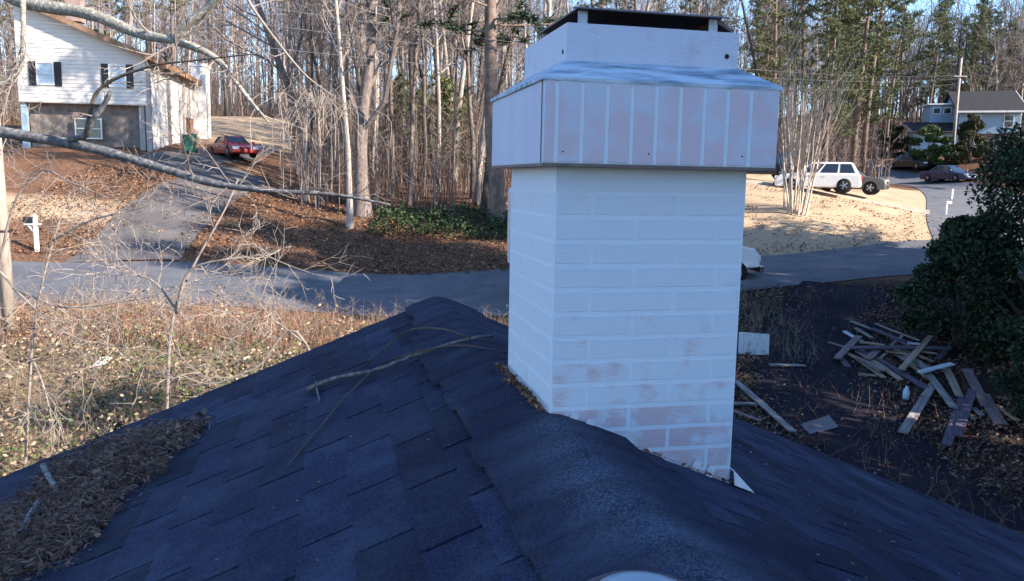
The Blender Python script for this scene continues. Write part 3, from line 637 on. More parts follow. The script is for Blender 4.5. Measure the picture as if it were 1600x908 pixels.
scatter(38, (-60, 330), (68, 125), ['forest0', 'forest2', 'light0', 'pole1', 'spread1'], 'bare tree rising behind the cream house', 'bare trees behind the cream house', 2.2, .8, 1.15)
scatter(10, (-60, 330), (66, 110), [0, 1], 'pine rising behind the cream house', 'pines behind the cream house', 4, .8, 1.1, pine=True)
scatter(30, (800, 1180), (56, 130), ['forest0', 'forest1', 'light0', 'light1'], 'bare tree straight behind the chimney', 'bare trees behind the chimney', 3, .8, 1.15)
scatter(34, (1165, 1640), (66, 135), ['forest0', 'dark0', 'forest2', 'spread1', 'dark1', 'light0'], 'bare tree beyond the parked cars', 'bare trees beyond the parked cars', 2.0, .7, 1.05)
scatter(46, (1165, 1660), (60, 125), [0, 2, 2, 4], 'green pine beyond the parked cars', 'pines beyond the parked cars', 3.4, .75, 1.1, pine=True)
scatter(5, (800, 1180), (55, 90), [0, 1, 2], 'green pine whose crown shows above the chimney', 'pines behind the chimney', 4, .9, 1.1, pine=True)
for i, (px, Y, s) in enumerate(((690, 52, 1.1), (655, 56, .9), (625, 60, 1.0), (720, 60, .9))):
    g = ground(px, Y); plant_pine('y', tuple(g), i, s, 'young soft green pine under the bare trees', 'young pines in the woods', 'young_pine')
# far woods: simplified trunks and branching, one mass
mb = MB(); R = random.Random(5)
for i in range(760):
    Y = R.uniform(112, 215); px = R.uniform(-250, 1850); x = (px-800)/FPX*Y; z = H(x, Y); Ht = R.uniform(16, 26)
    if polyline_dist(np.array([x]), np.array([Y]), STREET[::4])[0] < 5: continue
    T = []; sp = [dict(seg=3, wob=.04, up=.02, tip=.3, sides=4, kids=12, **{'from': .3}), dict(seg=2, wob=.15, up=.1, tip=.3, sides=3, kids=5, ang=(25, 60), rr=(.3, .5), len=(.18, .35), rmin=.05, apic=.3, **{'from': .2}), dict(seg=1, wob=.2, up=.05, tip=.4, sides=3, kids=0, ang=(25, 60), rr=(.3, .6), len=(.35, .6), rmin=.03, **{'from': 0})]
    grow(T, np.array([x, Y, z-.3]), np.array([0, 0, 1.]), Ht, R.uniform(.14, .28), 0, sp, R)
    for lev, pts, rad, sd in T: mb.tube(pts, rad, sd, cap=False)
tag(mb.build('far_woods', 'twig'), 'distant mass of bare winter woods on the hill', 'woods', kind='stuff')

# evergreen shrubs and the dense trees standing right of the house
def shrub(name, label, base, size, n, m, leaf, seed, group=None, cat='shrub', clumps=26, cone=False, aspect=.55, mtr='bark_dark'):
    g = np.random.default_rng(seed); t = thing(name, label, cat, tuple(base), 0, group); rx, ry, h = size; R = random.Random(seed)
    C = []; 
    for i in range(clumps):
        zz = g.uniform(.08, .95); k = (1-zz)**.8 if cone else math.sqrt(max(.05, 1-(2*zz-.9)**2)); an = g.uniform(0, 6.28); rr = math.sqrt(g.uniform(.15, 1))*k*.8
        C.append((rx*rr*math.cos(an), ry*rr*math.sin(an), h*zz, (.30-.12*zz*cone)*min(rx, h*.4)*g.uniform(.7, 1.35)))
    C = np.array(C); ci = g.integers(0, clumps, n); d = g.normal(size=(n, 3)); d /= np.linalg.norm(d, axis=1)[:, None]; d[:, 2] *= .75
    P = C[ci, :3]+d*C[ci, 3:4]*g.uniform(.25, 1.15, (n, 1))**.6; P[:, 2] = np.maximum(P[:, 2], .03)
    V, F = cards(P, g.uniform(.6, 1.3, n)*leaf, aspect); crown = obj('crown', np_mesh('crown', V, F, m), t)
    mb = MB()
    for c in C[::2]: mb.tube([(0, 0, -.1), (c[0]*.35, c[1]*.35, c[2]*.5), tuple(c[:3])], [.05*h/4+.02, .03*h/4+.01, .01], 4, cap=False)
    obj('trunk', mb.mesh('trunk', mtr), t); return t
def gp(x, y): return (x, y, H(x, y)-.05)
shrub('evergreen_shrub', 'tall dark evergreen filling the right edge above the lumber pile', gp(13.5, 20.6), (2.7, 2.5, 6.3), 19000, 'evergreen', .13, 5, clumps=46)
shrub('evergreen_shrub', 'low glossy green shrub with leaning sprays in front of the right road', gp(12.0, 21.6), (2.0, 1.7, 3.5), 11000, 'evergreen', .15, 6, clumps=26)
shrub('evergreen_shrub', 'sprawling dark shrub at the far right behind the planks', gp(11.9, 17.2), (1.9, 1.9, 2.4), 7000, 'evergreen', .12, 7, clumps=26)
shrub('evergreen_tree', 'dense evergreen tree shading the road at the right', gp(19.5, 24), (4.4, 4.4, 16), 24000, 'evergreen', .34, 8, cat='tree', clumps=60)
shrub('evergreen_tree', 'dense evergreen tree shading the driveway right of the roof', gp(18.5, 17.0), (3.6, 3.6, 16.5), 20000, 'evergreen', .34, 9, cat='tree', clumps=46)
for i, (x, y, h) in enumerate(((10.5, -1.4, 13), (13.2, -3.2, 15.5), (14.2, -6.6, 15), (15.5, -.4, 13), (12.5, -10, 13), (18.5, -2.4, 16))):
    shrub('evergreen_tree', 'dense evergreen tree standing right of the house, shading its roof', gp(x, y), (3.2, 3.2, h), 17000, 'evergreen', .42, 20+i, group='evergreens shading the roof', cat='tree', clumps=70)
shrub('evergreen_tree', 'tall dense evergreen tree shading the bank across the road', gp(25, 29.5), (4.4, 4.2, 18), 22000, 'evergreen', .36, 28, cat='tree', clumps=70)
R = random.Random(77)
for i, (x, y, s_) in enumerate(((35, 19, 1.25), (28.5, 20.5, 1.25), (31.5, 25, 1.3), (27.5, 15.5, 1.2), (33, 14.5, 1.3), (31, 18, 1.3), (36, 27.5, 1.25), (41, 12, 1.3), (37, 23.5, 1.2), (46, 21, 1.35), (52, 14, 1.35), (40, -4, 1.3))):
    plant_pine(R.choice([2, 4, 4, 0]), gp(x, y), R.uniform(0, 6), s_, 'tall pine beside the road right of the frame, streaking it with shade', 'pines right of the frame')
for i, (x, y, h) in enumerate(((13.6, 9.5, 8.0), (15.8, 12.6, 9.5))):
    shrub('evergreen_tree', 'broad evergreen right of the frame, shading the lumber pile', gp(x, y), (2.7, 2.7, h), 12000, 'evergreen', .3, 40+i, group='evergreens shading the lumber pile', cat='tree', clumps=46)
# shrubs by the right house
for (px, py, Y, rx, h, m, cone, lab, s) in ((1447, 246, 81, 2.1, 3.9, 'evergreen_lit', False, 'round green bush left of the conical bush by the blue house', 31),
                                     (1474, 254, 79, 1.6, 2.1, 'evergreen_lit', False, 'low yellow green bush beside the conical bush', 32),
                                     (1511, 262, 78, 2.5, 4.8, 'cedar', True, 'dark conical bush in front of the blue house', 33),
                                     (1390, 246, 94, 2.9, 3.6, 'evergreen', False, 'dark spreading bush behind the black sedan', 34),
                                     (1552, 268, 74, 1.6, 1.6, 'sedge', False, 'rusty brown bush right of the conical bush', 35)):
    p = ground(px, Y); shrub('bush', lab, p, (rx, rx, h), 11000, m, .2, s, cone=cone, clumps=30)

# crape myrtle: many upright pale stems
R = random.Random(3); g = ground(1236, 40.5); t = thing('crape_myrtle', 'pale many stemmed bare crape myrtle on the tan lawn right of the chimney', 'tree', tuple(g))
for i in range(24):
    T = []; an = R.uniform(0, 6.28); k = R.uniform(.01, .19); sp = [dict(seg=6, wob=.05, up=.05, tip=.3, sides=5, kids=5, **{'from': .3}), dict(seg=4, wob=.06, up=.12, tip=.3, sides=3, kids=4, ang=(8, 25), rr=(.5, .7), len=(.35, .6), rmin=.012, **{'from': .3}), dict(seg=2, wob=.1, up=.1, tip=.4, sides=3, kids=0, ang=(10, 30), rr=(.5, .7), len=(.3, .5), rmin=.009, **{'from': .2})]
    d = np.array([math.cos(an)*k, math.sin(an)*k, 1.]); grow(T, np.array([math.cos(an)*k*3.4, math.sin(an)*k*3.4, -.1]), d/np.linalg.norm(d), R.uniform(3.8, 6.2), R.uniform(.03, .055), 0, sp, R)
    mb = MB()
    for lev, pts, rad, sd in T: mb.tube(pts, rad, sd, cap=False)
    mb.build('stem', 'stem_pale', t)

# ------------------------------------------------------------------ the leafless tree left of frame whose limbs cross the view
def curve_pts(q, n=6):
    P = [np.array(p, float) for p in q]; Q = [2*P[0]-P[1]]+P+[2*P[-1]-P[-2]]; out = []
    for i in range(1, len(Q)-2):
        for k in range(n):
            t_ = k/n; a, b, c, d = Q[i-1], Q[i], Q[i+1], Q[i+2]; out.append(.5*((2*b)+(c-a)*t_+(2*a-5*b+4*c-d)*t_*t_+(3*b-a-3*c+d)*t_**3))
    out.append(P[-1]); return out
TWIGS = [dict(seg=5, wob=.16, up=.02, tip=.25, sides=4, kids=5, ang=(25, 70), rr=(.3, .5), len=(.5, 1), rmin=.008, **{'from': .2}),
         dict(seg=4, wob=.2, up=.02, tip=.3, sides=3, kids=4, ang=(25, 60), rr=(.5, .7), len=(.35, .7), rmin=.005, **{'from': .2}),
         dict(seg=2, wob=.2, up=.02, tip=.4, sides=3, kids=0, ang=(25, 60), rr=(.5, .7), len=(.3, .6), rmin=.0035, **{'from': .2})]
def limb(parent, pts, r0, r1, m, mt, seed, ntw=8, L=1.0, frm=.25, name='limb', down=0.0):
    R = random.Random(seed); C = curve_pts(pts); n = len(C); rad = [(r0+(r1-r0)*k/(n-1))*(1+R.uniform(-.1, .1)) for k in range(n)]; mb = MB(); mb.tube(C, rad, 8); o = mb.build(name, m, parent, True)
    mb = MB(); T = []
    for i in range(ntw):
        f = frm+(1-frm)*(i+R.random())/ntw; k = min(int(f*(n-1)), n-2); ax = C[k+1]-C[k]; ax = ax/np.linalg.norm(ax); o2 = np.array([R.gauss(0, 1), R.gauss(0, .6), R.gauss(-down, .9)]); o2 /= np.linalg.norm(o2); d = ax*.6+o2; d /= np.linalg.norm(d)
        grow(T, C[k].copy(), d, L*R.uniform(.5, 1.2), max(.35*rad[k], .007), 0, TWIGS, R)
    if T:
        for lev, q, rd, sd in T: mb.tube(q, rd, sd, cap=False)
        tag(mb.build('twigs', mt, o), kind='stuff')
    return o
t = thing('bare_tree', 'grey barked tree at the left whose long limbs cross in front of the cream house', 'tree', (0, 0, 0))
bx, by = -9.4, 9.0; bz = H(bx, by)
mb = MB(); TR = curve_pts([(bx, by, bz-.2), (bx+.15, by, bz+2.4), (bx+.1, by+.1, bz+4.6), (bx+.35, by+.2, bz+7.2), (bx+.2, by+.3, bz+10)]); mb.tube(TR, [.26*(1-.65*k/(len(TR)-1)) for k in range(len(TR))], 10); mb.build('trunk', 'limb_grey', t, True)
limb(t, [(bx+.12, by, bz+4.3), at(-150, 182, 9.0), at(0, 206, 8.8), at(140, 231, 8.6), at(250, 262, 8.4), at(330, 286, 8.2), at(420, 298, 8.0), at(520, 304, 7.9), at(610, 320, 7.8)], .075, .010, 'limb_grey', 'twig', 3, 5, .6, .5)
limb(t, [at(108, 218, 8.6), at(134, 211, 8.5), at(143, 190, 8.4), at(160, 168, 8.35), at(173, 143, 8.3)], .035, .022, 'limb_grey', 'twig', 4, 2, .35, .6, 'snag')
limb(t, [at(134, 208, 8.45), at(155, 140, 8.4), at(230, 105, 8.3), at(300, 95, 8.2), at(400, 84, 8.0)], .022, .005, 'bark_dark', 'twig', 5, 4, .5, .3, 'side_branch')
limb(t, [(bx+.3, by+.2, bz+6.0), at(-120, -40, 9.8), at(40, 4, 9.6), at(140, 22, 9.4), at(215, 52, 9.2), at(280, 66, 9.0), at(338, 92, 8.9), at(385, 150, 8.8), at(420, 192, 8.7)], .095, .012, 'lichen_bark', 'twig_pale', 6, 7, .9, .35)
limb(t, [at(274, 62, 9.0), at(296, 36, 8.95), at(328, 10, 8.9), at(360, -22, 8.8)], .052, .04, 'lichen_bark', 'twig_pale', 7, 2, .6, .4, 'side_branch')
limb(t, [at(36, 0, 9.5), at(36, 60, 9.4), at(30, 110, 9.4), at(-5, 135, 9.3)], .03, .02, 'lichen_bark', 'twig_pale', 8, 8, .9, .2, 'side_branch', down=.4)
limb(t, [at(380, -20, 8.6), at(400, 20, 8.6), at(470, 110, 8.6), at(520, 150, 8.6)], .018, .006, 'twig_pale', 'twig_pale', 18, 4, .6, .2, 'side_branch')
# branchy pale saplings in the weeds on the left
def sapling(label, paths, mt, seed, ntw=6, L=.8, name='sapling', r=.02, down=0.0):
    base = paths[0][0]; t = thing(name, label, 'sapling', (0, 0, 0))
    for i, (p) in enumerate(paths):
        rr = r*(1 if i == 0 else .7); limb(t, [at(*q) for q in p], rr, rr*.35, mt, mt, seed+i, ntw, L, .35, 'stem' if i == 0 else 'branch', down)
    return t
def foot(px, Y):   # pixel row of the ground in column px at depth Y
    gq = ground(px, Y); return proj(gq)[1]
sapling('thin pale forked sapling at the far left in front of the road', [[(38, foot(38, 12.5)+4, 12.5), (44, 640, 12.5), (55, 500, 12.6), (82, 380, 12.7), (110, 300, 12.8)], [(50, 560, 12.5), (70, 610, 12.3), (88, 690, 12.2)], [(84, 375, 12.7), (140, 345, 12.6), (200, 330, 12.5), (245, 318, 12.4)]], 'twig_pale', 70, 7, 1.0, r=.028)
sapling('greenish sapling rising past the roof edge with pale upper branches', [[(255, foot(255, 9.5)+4, 9.5), (262, 600, 9.5), (272, 490, 9.5), (300, 420, 9.6), (350, 330, 9.7), (372, 280, 9.8)], [(276, 485, 9.5), (240, 440, 9.6), (190, 425, 9.7)], [(275, 490, 9.5), (300, 420, 9.4), (400, 400, 9.3), (455, 385, 9.2)]], 'twig_pale', 80, 6, .9, r=.024)
sapling('bent pale sapling with twigs spreading over the weeds at left', [[(-40, foot(-40, 13)+3, 13), (-20, 440, 13), (30, 455, 12.8), (100, 480, 12.5), (200, 470, 12.3), (255, 458, 12.2)], [(20, 450, 12.8), (100, 520, 12.3), (180, 540, 12)]], 'twig_pale', 90, 14, 1.1, r=.024)
sapling('tangle of thin grey twigs above the left lawn', [[(-30, foot(-30, 15)+3, 15), (10, 360, 15), (60, 270, 15), (110, 285, 14.8), (170, 310, 14.6)]], 'twig', 95, 16, 1.4, r=.03)
sapling('low arching branch reaching over the weeds beside the roof', [[(600, foot(600, 9)+10, 9.0), (480, 540, 9.0), (400, 575, 9.0), (330, 600, 9.0), (280, 585, 9.0)], [(480, 540, 9.0), (430, 500, 9.2), (400, 470, 9.3)]], 'twig_pale', 99, 8, .7, r=.016)
# drooping vine tangle in front of the forked tree
R = random.Random(9); vt = thing('vine_tangle', 'pale drooping vine tangle hanging beside the forked tree', 'vine', (0, 0, 0)); mb = MB()
for i in range(46):
    x0 = R.gauss(500, 26); top = at(x0, R.uniform(130, 165), 36.5+R.uniform(-1, 1)); dxp = R.gauss(0, 38); end = at(x0+dxp, R.uniform(230, 335), 36.0+R.uniform(-1, 1)); mid = (top+end)/2+np.array([dxp*.012, 0, .45])
    mb.tube(curve_pts([at(500, 190, 36.5), top, mid, end], 4), .014, 3, cap=False)
mb.build('strands', 'twig_pale', vt)
# understory: thin upright stems through the woods, one uncountable mass
def stems(name, n, region, hr, wd, m, label, cat, kink=.25, side=3, seed=1, excl=True):
    g = np.random.default_rng(seed); A_, B_, W_ = [], [], []
    X = g.uniform(region[0], region[1], n*2); Y = g.uniform(region[2], region[3], n*2)
    if region[4]: X = (X-800)/FPX*Y
    d = np.minimum.reduce([polyline_dist(X, Y, STREET[::4])-5, polyline_dist(X, Y, DRIVE_L[::4])-3.4, polyline_dist(X, Y, SUVWAY[::3])-3, polyline_dist(X, Y, ROAD[::4])-4.1])
    k = d > 0
    if excl: k &= ~((X > -33) & (X < -15) & (Y > 43) & (Y < 66)) & ~((X > 38) & (X < 74) & (Y > 70) & (Y < 103)) & ~((X > 5) & (X < 29) & (Y < 58)) & ~((800+FPX*X/Y > 290) & (800+FPX*X/Y < 460) & (Y < 90))
    X, Y = X[k][:n], Y[k][:n]; Z = H(X, Y); n = len(X); P = np.stack([X, Y, Z-.05], 1); h = g.uniform(*hr, n)[:, None]
    d = g.normal(size=(n, 3))*np.array([kink, kink, 0])+np.array([0, 0, 1]); Q = P+d*h
    AA = [P]; BB = [Q]; WW = [np.full(n, wd)]
    for i in range(side):
        t = g.uniform(.25, .9, (n, 1)); s = P+(Q-P)*t; e = g.normal(size=(n, 3))*np.array([1, 1, .4])+np.array([0, 0, .8]); e /= np.linalg.norm(e, axis=1)[:, None]; AA.append(s); BB.append(s+e*h*g.uniform(.15, .4, (n, 1))); WW.append(np.full(n, wd*.55))
    V, F = strips(np.concatenate(AA), np.concatenate(BB), np.concatenate(WW)); return tag(obj(name, np_mesh(name, V, F, m)), label, cat, kind='stuff')
stems('underbrush', 5200, (250, 800, 40, 125, 1), (1.2, 6.5), .05, 'brush', 'thin bare underbrush through the woods across the road', 'underbrush', .1, 6, 1)
stems('underbrush', 4200, (1160, 1700, 62, 130, 1), (1.2, 6.0), .06, 'brush', 'thin bare underbrush beyond the parked cars', 'underbrush', .1, 6, 2)
stems('underbrush', 3200, (-200, 330, 66, 130, 1), (1.2, 6.0), .06, 'brush', 'thin bare underbrush behind the cream house', 'underbrush', .1, 6, 3)
stems('underbrush', 2600, (-500, 2100, 110, 190, 1), (3, 13.0), .16, 'brush', 'distant grey brown brush on the hill crest', 'underbrush', .1, 8, 4)
# reddish sedge and pale dead weeds between the left lawn and the road
stems('sedge_grass', 9000, (-20, 3, 18.8, 22.3, 0), (.3, .72), .022, 'sedge', 'rusty red dry grass along the near edge of the road', 'grass', .22, 2, 5, excl=False)
stems('dry_weeds', 1300, (-16, 2, 19.2, 22.6, 0), (.5, 1.15), .012, 'dry_stem', 'pale dead weed stems standing before the road', 'weeds', .16, 7, 6, excl=False)
stems('dry_weeds', 7000, (-16, 1, 8, 20.5, 0), (.25, 1.0), .010, 'dry_stem', 'pale dead weed stems over the sunlit leaf cover', 'weeds', .5, 4, 7, excl=False)
stems('dry_weeds', 1500, (2.5, 13, 9, 26.5, 0), (.15, .7), .010, 'sedge', 'thin brown weeds round the lumber pile', 'weeds', .5, 4, 8, excl=False)
stems('dry_weeds', 700, (2.5, 8, 20, 27, 0), (.3, 1.0), .010, 'dry_stem', 'thin weeds beside the dark driveway', 'weeds', .3, 5, 9, excl=False)
def leaves(name, n, region, size, m, label, flat=.75, lift=.10, clear=None, seed=1, hump=.0, clump=False):
    g = np.random.default_rng(seed); X = g.uniform(region[0], region[1], n); Y = region[2]+(region[3]-region[2])*g.random(n)**1.15
    if clump:
        f = np.sin(X*.9+2.1*np.sin(Y*.55))+np.sin(Y*1.15+1.7*np.sin(X*.8+1))+.7*np.sin(X*2.7+Y*1.9)+.5*np.sin(X*4.3-Y*5.1); k = g.random(n) < .18+.82/(1+np.exp(-2.2*(f+.35))); X, Y = X[k], Y[k]
    if clear is not None:
        k = np.ones(n, bool)
        for pts, d in clear: dd = polyline_dist(X, Y, pts); k &= (dd > d)|(g.random(n) < .05+.25*np.exp(-(dd-d)**2*0)*(dd > d*.55))
        X, Y = X[k], Y[k]
    hm = (np.sin(X*1.9+1.3*np.sin(Y*1.1))*np.sin(Y*2.3+X*.7)+.6)*hump
    P = np.stack([X, Y, H(X, Y)+.02+g.random(len(X))*lift+np.maximum(hm, 0)*g.random(len(X))], 1); V, F = cards(P, g.uniform(.6, 1.4, len(X))*size, .6, flat)
    return tag(obj(name, np_mesh(name, V, F, m)), label, 'leaves', kind='stuff')
CLR = [(DRIVE_R[::3], 1.35), (ROAD[::4], 3.5), (DRIVE_L[::4], 2.0), (SUVWAY[::3], 1.4), (STREET[::4], 3.9)]
leaves('leaf_cover', 60000, (-17, 3, 6, 20.6), .085, 'leaf_tan', 'sunlit tan and green leaf cover below the roof edge', .35, .16, seed=11, hump=.75, clump=True)
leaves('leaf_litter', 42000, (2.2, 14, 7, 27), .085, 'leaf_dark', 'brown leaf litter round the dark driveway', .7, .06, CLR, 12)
leaves('leaf_litter', 26000, (-22, 8, 31.4, 44), .12, 'leaf_brown', 'rusty leaf litter on the bank across the road', .7, .08, CLR, 13)
leaves('leaf_litter', 9000, (5, 27, 35, 48), .10, 'leaf_brown', 'leaves strewn over the tan lawn right of the chimney', .8, .03, CLR, 14)
leaves('ivy', 5000, (-6.5, 3.5, 36.4, 40.5), .16, 'ivy', 'dark ivy patch at the foot of the woods left of the chimney', .4, .35, CLR, 15, hump=.5)
leaves('ivy', 2500, (-9, -3, 9, 19), .11, 'evergreen_lit', 'scattered green ground plants in the leaf cover', .4, .3, CLR, 16, hump=.3)
leaves('dead_plants', 1600, (10.2, 11.8, 13.0, 14.4), .09, 'leaf_tan', 'pale dry seed heads in front of the dark shrub at lower right', .3, .5, None, 17)

# ------------------------------------------------------------------ buildings
mat('siding_cream', (.66, .61, .56), (.58, .53, .48), scale=3, coord='Object', stretch=(.3, .3, 6), rough=.75, bump=.3)
mat('siding_grey', (.30, .27, .26), (.40, .36, .33), scale=2, coord='Object', rough=.85)
mat('masonry', (.13, .105, .095), (.25, .205, .18), scale=3.5, coord='Object', rough=.95, bump=.5)
mat('white_paint', (.78, .75, .71), (.70, .67, .63), scale=2, coord='Object', rough=.6)
mat('shutter_black', (.02, .02, .025), rough=.5)
mat('roof_brown', (.09, .075, .065), (.16, .13, .11), scale=6, coord='Object', rough=.95)
mat('roof_dark', (.012, .012, .015), (.03, .028, .03), scale=5, coord='Object', rough=.95)
mat('wood_brown', (.22, .12, .07), (.30, .18, .11), scale=3, coord='Object', rough=.8)
mat('siding_blue', (.26, .36, .45), (.22, .31, .39), scale=3, coord='Object', stretch=(.3, .3, 6), rough=.7, bump=.3)
mat('brick_base', (.22, .15, .13), (.30, .22, .19), scale=8, coord='Object', rough=.9)
gl = mat('glass', (.03, .04, .05), rough=.06, spec=.8)
mat('curtain_pane', (.42, .50, .58), (.36, .44, .52), scale=4, coord='Object', rough=.15, spec=.7)
def window(parent, M, w, h, pane='glass', shutters=False, mull=True):
    """M: matrix, local x across, y outward, z up; centre of the opening"""
    mb = MB(); f = .07
    for (cx, cz, sx, sz) in ((-w/2+f/2, 0, f, h), (w/2-f/2, 0, f, h), (0, h/2-f/2, w-2*f, f), (0, -h/2+f/2, w-2*f, f)): mb.box((cx, .03, cz), (sx, .06, sz), M)
    if mull: mb.box((0, .025, 0), (w-2*f, .05, .05), M)
    o = mb.build('window', 'white_paint', parent)
    mb = MB(); mb.box((0, .008, 0), (w-2*f, .012, h-2*f), M); mb.build('pane', pane, o)
    if shutters:
        for s in (-1, 1):
            mb = MB(); mb.box((s*(w/2+.21), .022, 0), (.38, .04, h+.08), M); 
            for k in range(9): mb.box((s*(w/2+.21), .05, -h/2+.12+k*(h-.2)/8), (.3, .02, .06), M)
            mb.build('shutter', 'shutter_black', o)
    return o
# cream house on the left
ang = math.radians(8.7); N = np.array([-21.6, 49.0]); gzb = H(-24, 48)-.05
lh = thing('cream_house', 'cream two storey house with black shutters at the top left', 'house', (N[0], N[1], gzb), ang)
WD, LN, ZL, ZH, ZO = 6.95, 13.5, 5.45, 8.35, 2.7    # local: x to the left is negative, y away
mb = MB(); mb.prism([(0, ZO), (0, ZL), (-WD, ZH), (-WD, ZO)], lambda p: (p[0], 0, p[1]), lambda p: (p[0], LN, p[1])); wall = mb.build('upper_wall', 'siding_cream', lh)
mb = MB()
for k in range(26):
    z = ZO+.05+k*.215; x1 = 0 if z < ZL else -(z-ZL)/(ZH-ZL)*WD
    if x1 < -WD+.3: break
    mb = MB(); mb.hexa([(-WD, -.03, z), (-WD, -.006, z+.2), (-WD, .02, z), (-WD, .02, z+.2), (x1, -.03, z), (min(x1, x1-(.2/(ZH-ZL)*WD if z+.2 > ZL else 0)), -.006, z+.2), (x1, .02, z), (min(x1, x1-(.2/(ZH-ZL)*WD if z+.2 > ZL else 0)), .02, z+.2)]); mb.build('clapboard', 'siding_cream', wall)
mb = MB(); mb.box((-WD/2, 6.9, ZO/2-.5), (WD-.6, LN-1.0, ZO+1)); mb.build('lower_wall', 'masonry', lh)
mb = MB(); e = .55; ov = .6
mb.prism([(e, ZL-.23), (-WD-.3, ZH+.145), (-WD-.3, ZH+.395), (e, ZL+.02)], lambda p: (p[0], -ov, p[1]), lambda p: (p[0], LN+ov, p[1])); rf = mb.build('roof', 'roof_brown', lh)
mb = MB(); mb.prism([(e+.02, ZL-.30), (-WD-.28, ZH+.055), (-WD-.28, ZH+.335), (e+.02, ZL-.02)], lambda p: (p[0], -ov-.05, p[1]), lambda p: (p[0], -ov-.005, p[1])); mb.build('rake_board', 'wood_brown', rf)
mb = MB(); mb.box((e+.03, LN/2, ZL-.15), (.05, LN+1.2, .32)); mb.build('fascia', 'wood_brown', rf)
mb = MB(); mb.box((-WD+.9, 7, ZH+1.0), (.9, .9, 1.9)); mb.build('chimney_stack', 'brick_base', rf)
for xx in (-5.45, -1.55): window(lh, Matrix.Translation((xx, -.032, ZO+1.62)) @ Matrix.Rotation(math.pi, 4, 'Z'), .95, 1.28, 'curtain_pane', True)
window(lh, Matrix.Translation((-3.4, .385, 1.3)) @ Matrix.Rotation(math.pi, 4, 'Z'), 1.5, 1.2)
# sunlit side: white door panels between posts and a tall white end pier
MS = Matrix.Rotation(-math.pi/2, 4, 'Z')
mb = MB(); mb.box((-.36, LN/2+.05, ZL/2-.2), (.3, LN-.25, ZL-.5)); mb.build('side_wall', 'siding_grey', lh)
for (y0, y1) in ((.35, 4.3), (4.75, 8.2)):
    mb = MB(); mb.box((.0, (y0+y1)/2, 2.35), (.12, y1-y0, 4.75)); d_ = mb.build('garage_door', 'white_paint', lh)
    for k in range(5):
        mb = MB(); mb.box((.075, (y0+y1)/2, .5+k*.95), (.03, y1-y0-.2, .86)); mb.build('door_panel', 'white_paint', d_)
for y in (.15, 4.52, 8.45): mb = MB(); mb.box((.05, y, ZL/2-.15), (.28, .3, ZL-.35)); mb.build('post', 'siding_grey', lh)
mb = MB(); mb.box((-.15, 10.3, 2.5), (.2, 3.2, 5.0)); mb.build('door_recess', 'wood_brown', lh)
mb = MB(); mb.box((.35, 12.8, 3.2), (1.0, 1.6, 6.6)); mb.box((.35, 12.8, 6.6), (1.15, 1.75, .2)); mb.build('pier', 'white_paint', lh)
mb = MB(); mb.box((-6.8, .3, 1.2), (.3, .3, 2.9)); mb.build('corner_post', 'siding_blue', lh)
# blue house at the right
C = np.array([53.2, 88.0]); bz_ = H(50.5, 89)-.1; th = math.radians(-17.5)   # local x = along the front to the right, y = back
rh = thing('blue_house', 'pale blue two storey house with dark roof at the right edge', 'house', (C[0], C[1], bz_), th)
EH = 4.9; FL = 5.8; DP = 11.0
mb = MB(); mb.prism([(0, 2.45), (0, EH), (DP/2, EH+2.3), (DP, EH), (DP, 2.45)], lambda p: (-FL, p[0], p[1]), lambda p: (0, p[0], p[1])); uw = mb.build('upper_wall', 'siding_blue', rh)
mat('siding_white', (.66, .70, .74), (.60, .64, .68), scale=3, coord='Object', stretch=(.3, .3, 6), rough=.7)
mb = MB(); mb.prism([(0.02, -.5), (.02, EH), (DP/2, EH+2.25), (DP-.02, EH), (DP-.02, -.5)], lambda p: (0.004, p[0], p[1]), lambda p: (.08, p[0], p[1])); mb.build('gable_wall', 'siding_white', rh)
mb = MB(); mb.box((-FL/2, DP/2+.2, .95), (FL, DP-.4, 3.0)); mb.build('lower_wall', 'brick_base', rh)
mb = MB(); mb.prism([(-.7, EH-.3), (DP/2, EH+2.32), (DP+.7, EH-.3), (DP+.7, EH-.08), (DP/2, EH+2.56), (-.7, EH-.08)], lambda p: (-FL-.4, p[0], p[1]), lambda p: (.55, p[0], p[1])); rf = mb.build('roof', 'roof_dark', rh)
mb = MB(); mb.box((-FL/2+.1, -.73, EH-.2), (FL+.9, .06, .2)); mb.build('gutter', 'white_paint', rf)
for s in (0, 1):
    mb = MB(); z0, z1 = EH-.34, EH+2.30
    P = [(-.72, z0), (DP/2, z1), (DP/2, z1+.28), (-.72, z0+.28)] if not s else [(DP/2, z1), (DP+.72, z0), (DP+.72, z0+.28), (DP/2, z1+.28)]
    mb.prism(P, lambda p: (.555, p[0], p[1]), lambda p: (.60, p[0], p[1])); mb.build('rake_board', 'white_paint', rf)
for xx in (-4.2, -1.1): window(rh, Matrix.Translation((xx, -.005, 3.75)) @ Matrix.Rotation(math.pi, 4, 'Z'), .95, 1.35, 'glass')
for xx in (-3.6, -1.5): window(rh, Matrix.Translation((xx, .395, 1.3)) @ Matrix.Rotation(math.pi, 4, 'Z'), 1.0, 1.0, 'glass')
window(rh, Matrix.Translation((.085, 3, 3.6)) @ Matrix.Rotation(-math.pi/2, 4, 'Z'), 1.0, 1.4, 'glass')
mb = MB(); mb.box((-FL-1.2, 5.5, 3.4), (2.4, 5, 5.0)); up = mb.build('rear_block', 'siding_blue', rh)
mb = MB(); mb.hexa([(-FL-2.7, 2.7, 5.75), (-FL-2.7, 2.7, 5.9), (-FL-2.7, 8.3, 5.95), (-FL-2.7, 8.3, 6.1), (-FL+.02, 2.7, 5.75), (-FL+.02, 2.7, 5.9), (-FL+.02, 8.3, 5.95), (-FL+.02, 8.3, 6.1)]); mb.build('flat_roof', 'white_paint', up)
